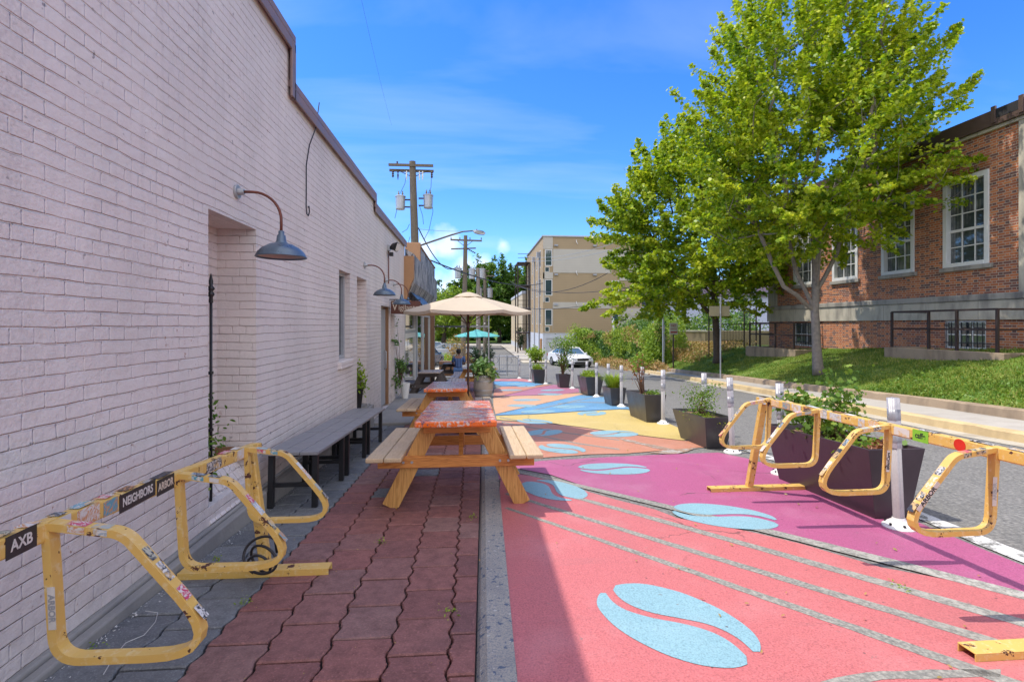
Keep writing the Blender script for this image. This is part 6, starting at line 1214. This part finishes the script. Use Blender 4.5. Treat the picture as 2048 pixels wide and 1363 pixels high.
bush('green climber rising beside the apartment wall behind the ivy fence', 2600, (12.6, 38, -.2, 2.2, 1.5, 1.9), .17, M['ivy'], 75)
bush('rust coloured dry brush at the foot of the ivy fence', 3000, (9.95, 34, zg(34) + .1, .7, 5.0, .75), .10, M['dryweed'], 76)
bush('rust coloured dry brush at the near foot of the ivy fence', 1400, (10.25, 27.3, zg(27.3) + .1, .45, 2.2, .7), .10, M['dryweed'], 79)
t = thing('retaining_wall', 'rough concrete retaining wall with darker return behind the weeds', 'wall', (15, 38, -.3))
mb = MB(); mb.box((13.0, 36.0, -1.6), (17.3, 36.4, .72)); mb.build('front_face', M['aggr'], t, True, bevel=.03); mb = MB(); mb.box((17.301, 36.02, -1.6), (27, 36.42, .80)); mb.build('return_face', M['earth'], t, True, bevel=.03); MB().box((12.9, 35.9, .722), (17.4, 36.5, .84)).build('cap', M['kerb'], t, True, bevel=.02)
for (x, y, z, rx, ry, rz, n, sd, lab) in ((15.5, 40, .0, 3.2, 2.5, 2.7, 4600, 81, 'mid green bushes above the retaining wall, left clump'), (20.5, 40, .2, 3.5, 2.5, 2.4, 4200, 82, 'mid green bushes above the retaining wall, right clump'), (24, 33, .0, 2.2, 2.2, 1.1, 2200, 83, 'low sunlit bush behind the iron gate')):
    bush(lab, n, (x, y, z, rx, ry, rz), .2, M['ivy'] if sd < 83 else M['lime'], sd)
t = thing('pale_blue_house', 'pale blue house partly seen behind the maples', 'house', (30, 56, -1)); mb = MB(); HW = [(26.5, 28, 1.2, 3, .1), (31, 32.5, 1.2, 3, .1), (35, 36.5, 1.2, 3, .1)]; wall(mb, 'y', 56, 22, 42, -2, 4.6, HW, face=-1); mb.box((22, 56.1, -2), (42, 66, 4.6)); mb.build('wall', M['bluewall'], t, True)
for h in HW: window(t, 'y', 56, h, -1, M['frame'], M['aglass'], 1, 2, .08, .04)
mb = MB(); mb.add([(21.5, 55.5, 4.6), (42.5, 55.5, 4.6), (42.5, 66.5, 4.6), (21.5, 66.5, 4.6), (21.5, 61, 7), (42.5, 61, 7)], [(0, 1, 5, 4), (3, 4, 5, 2), (0, 4, 3), (1, 2, 5)]); mb.build('roof', M['roofmetal'], t, True)
# iron gate and fence between tree and building
t = thing('iron_gate_fence', 'tall rusty iron fence and gate posts between the far maple and the brick building', 'fence', (12.7, 24, zlawn(12.7, 24)))
for x, h in ((12.2, 3.0), (12.55, 3.0), (14.1, 2.4), (14.75, 3.1), (15.6, 3.3)): mb = MB(); mb.tube([(x, 25, -.6), (x, 25, h - .2)], .035, 8); mb.build('post', M['iron'], t, True)
for x0, x1, z in ((12.55, 14.1, 1.3), (12.55, 14.1, .45), (14.1, 15.6, 1.3)): mb = MB(); mb.bar((x0, 25, z), (x1, 25, z), .04, .04); mb.build('rail', M['iron'], t, True)
for k in range(9): x = 12.7 + k * .16; mb = MB(); mb.tube([(x, 25, .0), (x, 25, 1.3)], .01, 4); mb.build('bar', M['iron'], t, True)
# posts and signs on the lawn side
def signpost(name, label, x, y, h, mat, r_=.03, lean=0): t = thing(name, label, 'post', (x, y, zlawn(x, y) if x > ix(y) else zg(y)), 0); t.rotation_euler = (0, lean, 0); MB().tube([(0, 0, -.2), (0, 0, h)], r_, 8).build('post', mat, t); return t
t = signpost('sign_pole', 'galvanised pole by the sidewalk carrying a blank tan sign back', 9.85, 19.2, 3.4, M['galv'], .032)
MB().box((-.44, .04, 2.62), (.40, .055, 3.02)).build('sign_panel', M['signback'], t, bevel=.003)
for z in (2.7, 2.95): MB().tube([(0, .02, z), (0, .07, z)], .012, 6).build('bolt', M['galv'], t)
t = signpost('parking_sign', 'small red and white parking sign on a brown post in the lawn', 10.55, 25.6, 2.15, M['iron'], .04); so_ = MB().box((-.21, -.06, 1.78), (.21, -.045, 2.38)).build('sign_panel', M['white'], t, bevel=.003)
textmesh('NO', .17, M['taillight'], 'lettering', t, Matrix.Translation((0, -.063, 2.24)) @ RX, .001); textmesh('PARKING', .085, M['taillight'], 'lettering', t, Matrix.Translation((0, -.063, 2.07)) @ RX, .001); MB().box((-.18, -.064, 1.86), (.18, -.061, 1.93)).build('sign_stripe', M['taillight'], t)
signpost('steel_post', 'bare steel post at the near end of the ivy fence', 10.55, 27.0, 2.8, M['galv'], .05); signpost('utility_stake', 'tall pale leaning post rising out of the ivy fence', 10.45, 36.2, 3.6, M['white'], .06, R(-1.5))
signpost('fence_stub', 'shorter dark post near the far end of the ivy fence', 9.9, 40.5, 2.8, M['bark'], .07)

# ------------------------------------------------------------------ utility poles and wires
def can(t, x, y, z, r_=.23, h=.62, s=1):
    mb = MB(); mb.lathe([(0, 0), (r_ * .86, .0), (r_ * .92, .03), (r_, h - .05), (r_ * 1.1, h - .04), (r_ * 1.1, h), (r_ * .9, h + .03), (0, h + .06)], (x, y, z), 20); c_ = mb.build('transformer', M['galv'], t, True)
    for dx in (-.08, .1): MB().lathe([(.03, 0), (.05, .04), (.03, .08), (.05, .12), (.03, .16), (.02, .26)], (x + dx, y, z + h), 8).build('bushing', M['bark'], c_, True)
    MB().bar((x, y, z + h * .75), (x - s * .45, y, z + h * .75), .06, .06).build('bracket', M['iron'], c_, True); MB().bar((x, y, z + h * .2), (x - s * .45, y, z + h * .2), .06, .06).build('bracket', M['iron'], c_, True)
t = thing('utility_pole', 'nearer wooden utility pole with two grey transformers behind the shop roof', 'utility pole', (-2.66, 24, zg(24)), 0, 'utility poles')
MB().tube([(-2.62, 24, -1.5), (-2.72, 24, 5), (-2.84, 24, 9.0)], [.21, .185, .15], 12).build('pole', M['pole'], t, True)
for dz, dy in ((8.78, -.14), (8.60, .12)): MB().bar((-3.93, 24 + dy, dz), (-1.85, 24 + dy, dz), .09, .11).build('crossarm', M['pole'], t, True)
for x in (-3.75, -1.93): mb = MB(); mb.lathe([(.03, 0), (.06, -.05), (.03, -.1), (.06, -.15), (.03, -.2), (.06, -.25), (.02, -.32)], (x, 24, 8.55), 8); mb.build('insulator', M['iron'], t, True)
for x in (-3.5, -3.1, -2.5, -2.35): mb = MB(); mb.lathe([(.02, 0), (.04, -.06), (.02, -.12), (.04, -.2), (.015, -.42)], (x, 23.9, 8.52), 8); mb.build('fuse', M['white'] if x > -3.3 else M['iron'], t, True)
MB().lathe([(.02, 0), (.06, .03), (.03, .08), (.05, .12), (.02, .16)], (-3.55, 24, 8.84), 8).build('insulator', M['iron'], t, True)
for s in (-1, 1): MB().bar((-2.82 + s * .0, 24, 8.25), (-2.82 + s * .75, 24, 8.6), .03, .03).build('brace', M['iron'], t, True)
can(t, -3.40, 24, 6.72, s=-1); can(t, -2.10, 24, 6.80, s=1)
for a, b in (((-3.62, 24, 7.1), (-3.66, 24, 6.3)), ((-1.92, 24, 7.1), (-1.95, 24, 6.3)), ((-3.4, 24, 7.5), (-3.1, 24, 8.5)), ((-2.1, 24, 7.5), (-1.95, 24, 8.2)), ((-2.5, 23.8, 6.9), (-2.3, 23.8, 6.0)), ((-2.95, 23.8, 6.0), (-3.3, 23.8, 5.6)), ((-2.93, 23.8, 5.4), (-3.2, 23.8, 5.0)), ((-1.95, 24, 6.3), (-2.3, 24, 5.3))):
    a, b = Vector(a), Vector(b); MB().tube([a, a.lerp(b, .5) + Vector((.06, 0, -.05)), b], .012, 5).build('lead_wire', M['wire'], t, True)
lp_ = thing('street_light', 'cobra head street light on a long arm from the nearer utility pole', 'street light', (-2.55, 24, 5.0)); pts = [(-2.55, 24, 5.0), (-2.0, 24, 5.2), (-1.0, 24, 5.55), (-.45, 24, 5.72), (.0, 24, 5.76)]
MB().tube(pts, [.045, .042, .04, .035, .03], 8).build('arm', M['pole'], lp_, True, smooth=True); MB().add([(0, 23.9, 5.78), (0, 24.1, 5.78), (.1, 23.86, 5.66), (.1, 24.14, 5.66), (.25, 23.85, 5.78), (.25, 24.15, 5.78), (.5, 23.85, 5.74), (.5, 24.15, 5.74), (.62, 23.92, 5.66), (.62, 24.08, 5.66), (.3, 23.88, 5.60), (.3, 24.12, 5.60), (.55, 23.9, 5.58), (.55, 24.1, 5.58)], [(0, 1, 5, 4), (4, 5, 7, 6), (6, 7, 9, 8), (0, 4, 6, 8, 12, 10, 2), (1, 3, 11, 13, 9, 7, 5), (2, 10, 11, 3), (10, 12, 13, 11), (8, 9, 13, 12), (0, 2, 3, 1)]).build('lamp_head', M['galv'], lp_, True); MB().lathe([(0, 0), (.03, .01), (.03, .06), (0, .07)], (.2, 24, 5.78), 8).build('photocell', M['black'], lp_, True)
t = thing('utility_pole', 'second wooden utility pole above the beige umbrella, with two crossarms', 'utility pole', (-.62, 40, -1.9), 0, 'utility poles')
MB().tube([(-.78, 40, -2), (-.62, 40, 4), (-.55, 40, 8.35)], [.22, .19, .15], 10).build('pole', M['pole'], t, True)
MB().bar((-1.75, 40, 8.0), (.75, 40, 7.95), .1, .12).build('crossarm', M['pole'], t, True); MB().bar((-1.65, 39.2, 7.15), (.25, 40.6, 7.45), .09, .1).build('crossarm', M['pole'], t, True)
for x in (-1.7, -1.0, -.2, .7): MB().lathe([(.02, 0), (.05, .05), (.03, .1), (.04, .14), (.0, .2)], (x, 40, 8.04), 8).build('insulator', M['iron'], t, True)
for s in (-1, 1): MB().bar((-.57, 40, 7.45), (-.57 + s * .6, 40, 7.93), .035, .035).build('brace', M['iron'], t, True)
for k in range(5): MB().lathe([(0, 0), (.07, .03), (.07, .09), (0, .12)], (-.35 + .13 * k, 39.9, 7.2 - .07 * k), 8).build('insulator', M['iron'], t, True)
can(t, -1.15, 40, 4.95, .27, .8, -1)
for x, y, lab, cans in ((.55, 50, 'third pole, pale concrete, with transformers against the big far tree', ((.95, 5.8, 1), (-.05, 5.8, -1))), (1.35, 55, 'fourth pole half hidden by leaves, with two grey transformers', ((1.9, 4.2, 1), (.75, 4.2, -1)))):
    t = thing('utility_pole', lab, 'utility pole', (x, y, -1.92), 0, 'utility poles'); MB().tube([(x + .05, y, -2), (x, y, 6.9)], [.24, .17], 10).build('pole', M['bark'] if x < 1 else M['pole'], t, True); MB().bar((x - 1.1, y, 6.6), (x + 1.1, y, 6.6), .1, .12).build('crossarm', M['pole'], t, True)
    for cx_, cz_, s in cans: can(t, cx_, y, cz_, .32, 1.0, s)
def wire(label, a, b, sag, r_=.016, mat='wire', n=16):
    a, b = Vector(a), Vector(b); o = MB().tube([a.lerp(b, k / n) - Vector((0, 0, sag * 4 * (k / n) * (1 - k / n))) for k in range(n + 1)], r_, 5).build('power_line', M[mat]); return tag(o, label, 'cable', 'overhead lines')
def PT(px, py, y): d = ray(px, py); k = y / d.y; return Vector((d.x * k, y, EYE + d.z * k))
wire('thick sagging cable from the nearer pole to the second pole', PT(837, 456, 24), PT(915, 532, 40), .9, .03)
wire('cable from the shop parapet past the second pole to the apartment wall', PT(848, 515, 20), PT(1086, 566, 44.5), .55, .03)
wire('thin service drop falling from the shop parapet toward the lot', PT(850, 527, 20), PT(905, 592, 46), .3, .02)
wire('dark cable rising across the apartment facade into the near trees', PT(1020, 562, 46), PT(1215, 546, 30), 1.1, .022); wire('dark cable level across the middle of the apartment facade', PT(1040, 573, 46), PT(1290, 568, 30), .55, .022); wire('lower dark cable rising toward the maples', PT(1020, 612, 46), PT(1300, 582, 30), .6, .022)
wire('pale upper cable climbing across the top floor windows', PT(1040, 512, 50), PT(1245, 480, 30), .5, .016, 'galv'); wire('second pale cable just below the first at the top floor', PT(1040, 521, 50), PT(1245, 494, 30), .35, .016, 'galv')
wire('faint wire running right from the street light toward the second pole', PT(838, 458, 24), PT(925, 462, 40), .05, .012, 'galv')
wire('very thin wire dropping from high above to the painted building coping', (-1.9, 5.2, 8.2), PT(783, 250, 24), .25, .003)

# ------------------------------------------------------------------ far trees at the end of the street
FTG = 'trees at the end of the street'
def ftree(label, x, y, top, ells, n, ls, seed, mat='fartree', tr=.3): tree('street_tree', label, 'tree', (x, y, -1.92), [(x, y, -2), (x + .1, y, .0), (x, y, top)], ells, max(60, n // 110), n, ls, tr, M[mat], M['barkd'], seed, FTG, (1.1, 1.25), 'oval', .3, None, False)
ftree('big dark green tree filling the end of the street behind the poles', 4.6, 86, 5, [(3.2, 86, 6.2, 6.5, 4, 5.6), (.0, 87, 4.5, 5, 4, 5), (7, 86, 4.5, 4.5, 4, 5)], 42000, .5, 91)
ftree('yellow green tree left of the poles, seen under the beige umbrella', -3.8, 66, 2, [(-4, 66, 2.6, 3.6, 3, 2.8), (-1.2, 67, 2.2, 2.6, 3, 2.4)], 13000, .36, 92, 'lime')
ftree('rounded green tree at the left end beyond the shop front', -7.5, 74, 2, [(-7.8, 74, 3.6, 4.5, 3, 3.6)], 7000, .42, 93)
ftree('dark tree right behind the fire escape', 13.5, 92, 6, [(10.5, 92, 6.5, 4.5, 4, 6.5), (12, 92, 9, 3, 3, 4)], 20000, .55, 94)
ftree('low dark tree closing the gap under the teal umbrella', 1.8, 98, 2, [(-2, 98, 1.8, 7, 3, 4.2), (8, 98, 1.8, 8, 3, 4.2)], 20000, .6, 95)
ftree('tall green tree behind the pale blue house', 34, 76, 6, [(32, 76, 6.0, 8, 4, 6), (44, 76, 5.5, 7, 4, 5), (24, 76, 4.5, 6, 4, 4.5)], 24000, .6, 96)
ftree('wide green tree line left beyond the parking lot', -20, 90, 4, [(-17, 90, 3.5, 9, 4, 5.5), (-34, 90, 3.5, 12, 4, 6.5)], 24000, .7, 97)
shrub('narrow_evergreen', 'narrow dark green column shrub at the corner of the cream building', 5.7, 59.5, -1.9, [(0, 0, 1.5, .5, .5, 1.5)], 40, 900, .16, M['evergreen'], 98, .02, 'shrub', 'quad', None, (.2, .2))
bush('yellow green bush row in the far lot planting', 1600, (-2.6, 43, -1.92, 1.5, .8, .85), .14, M['lime'], 99); bush('tan brush beside the silver car in the lot', 1000, (-.6, 42, -1.92, .8, .8, .9), .13, M['dryweed'], 100)
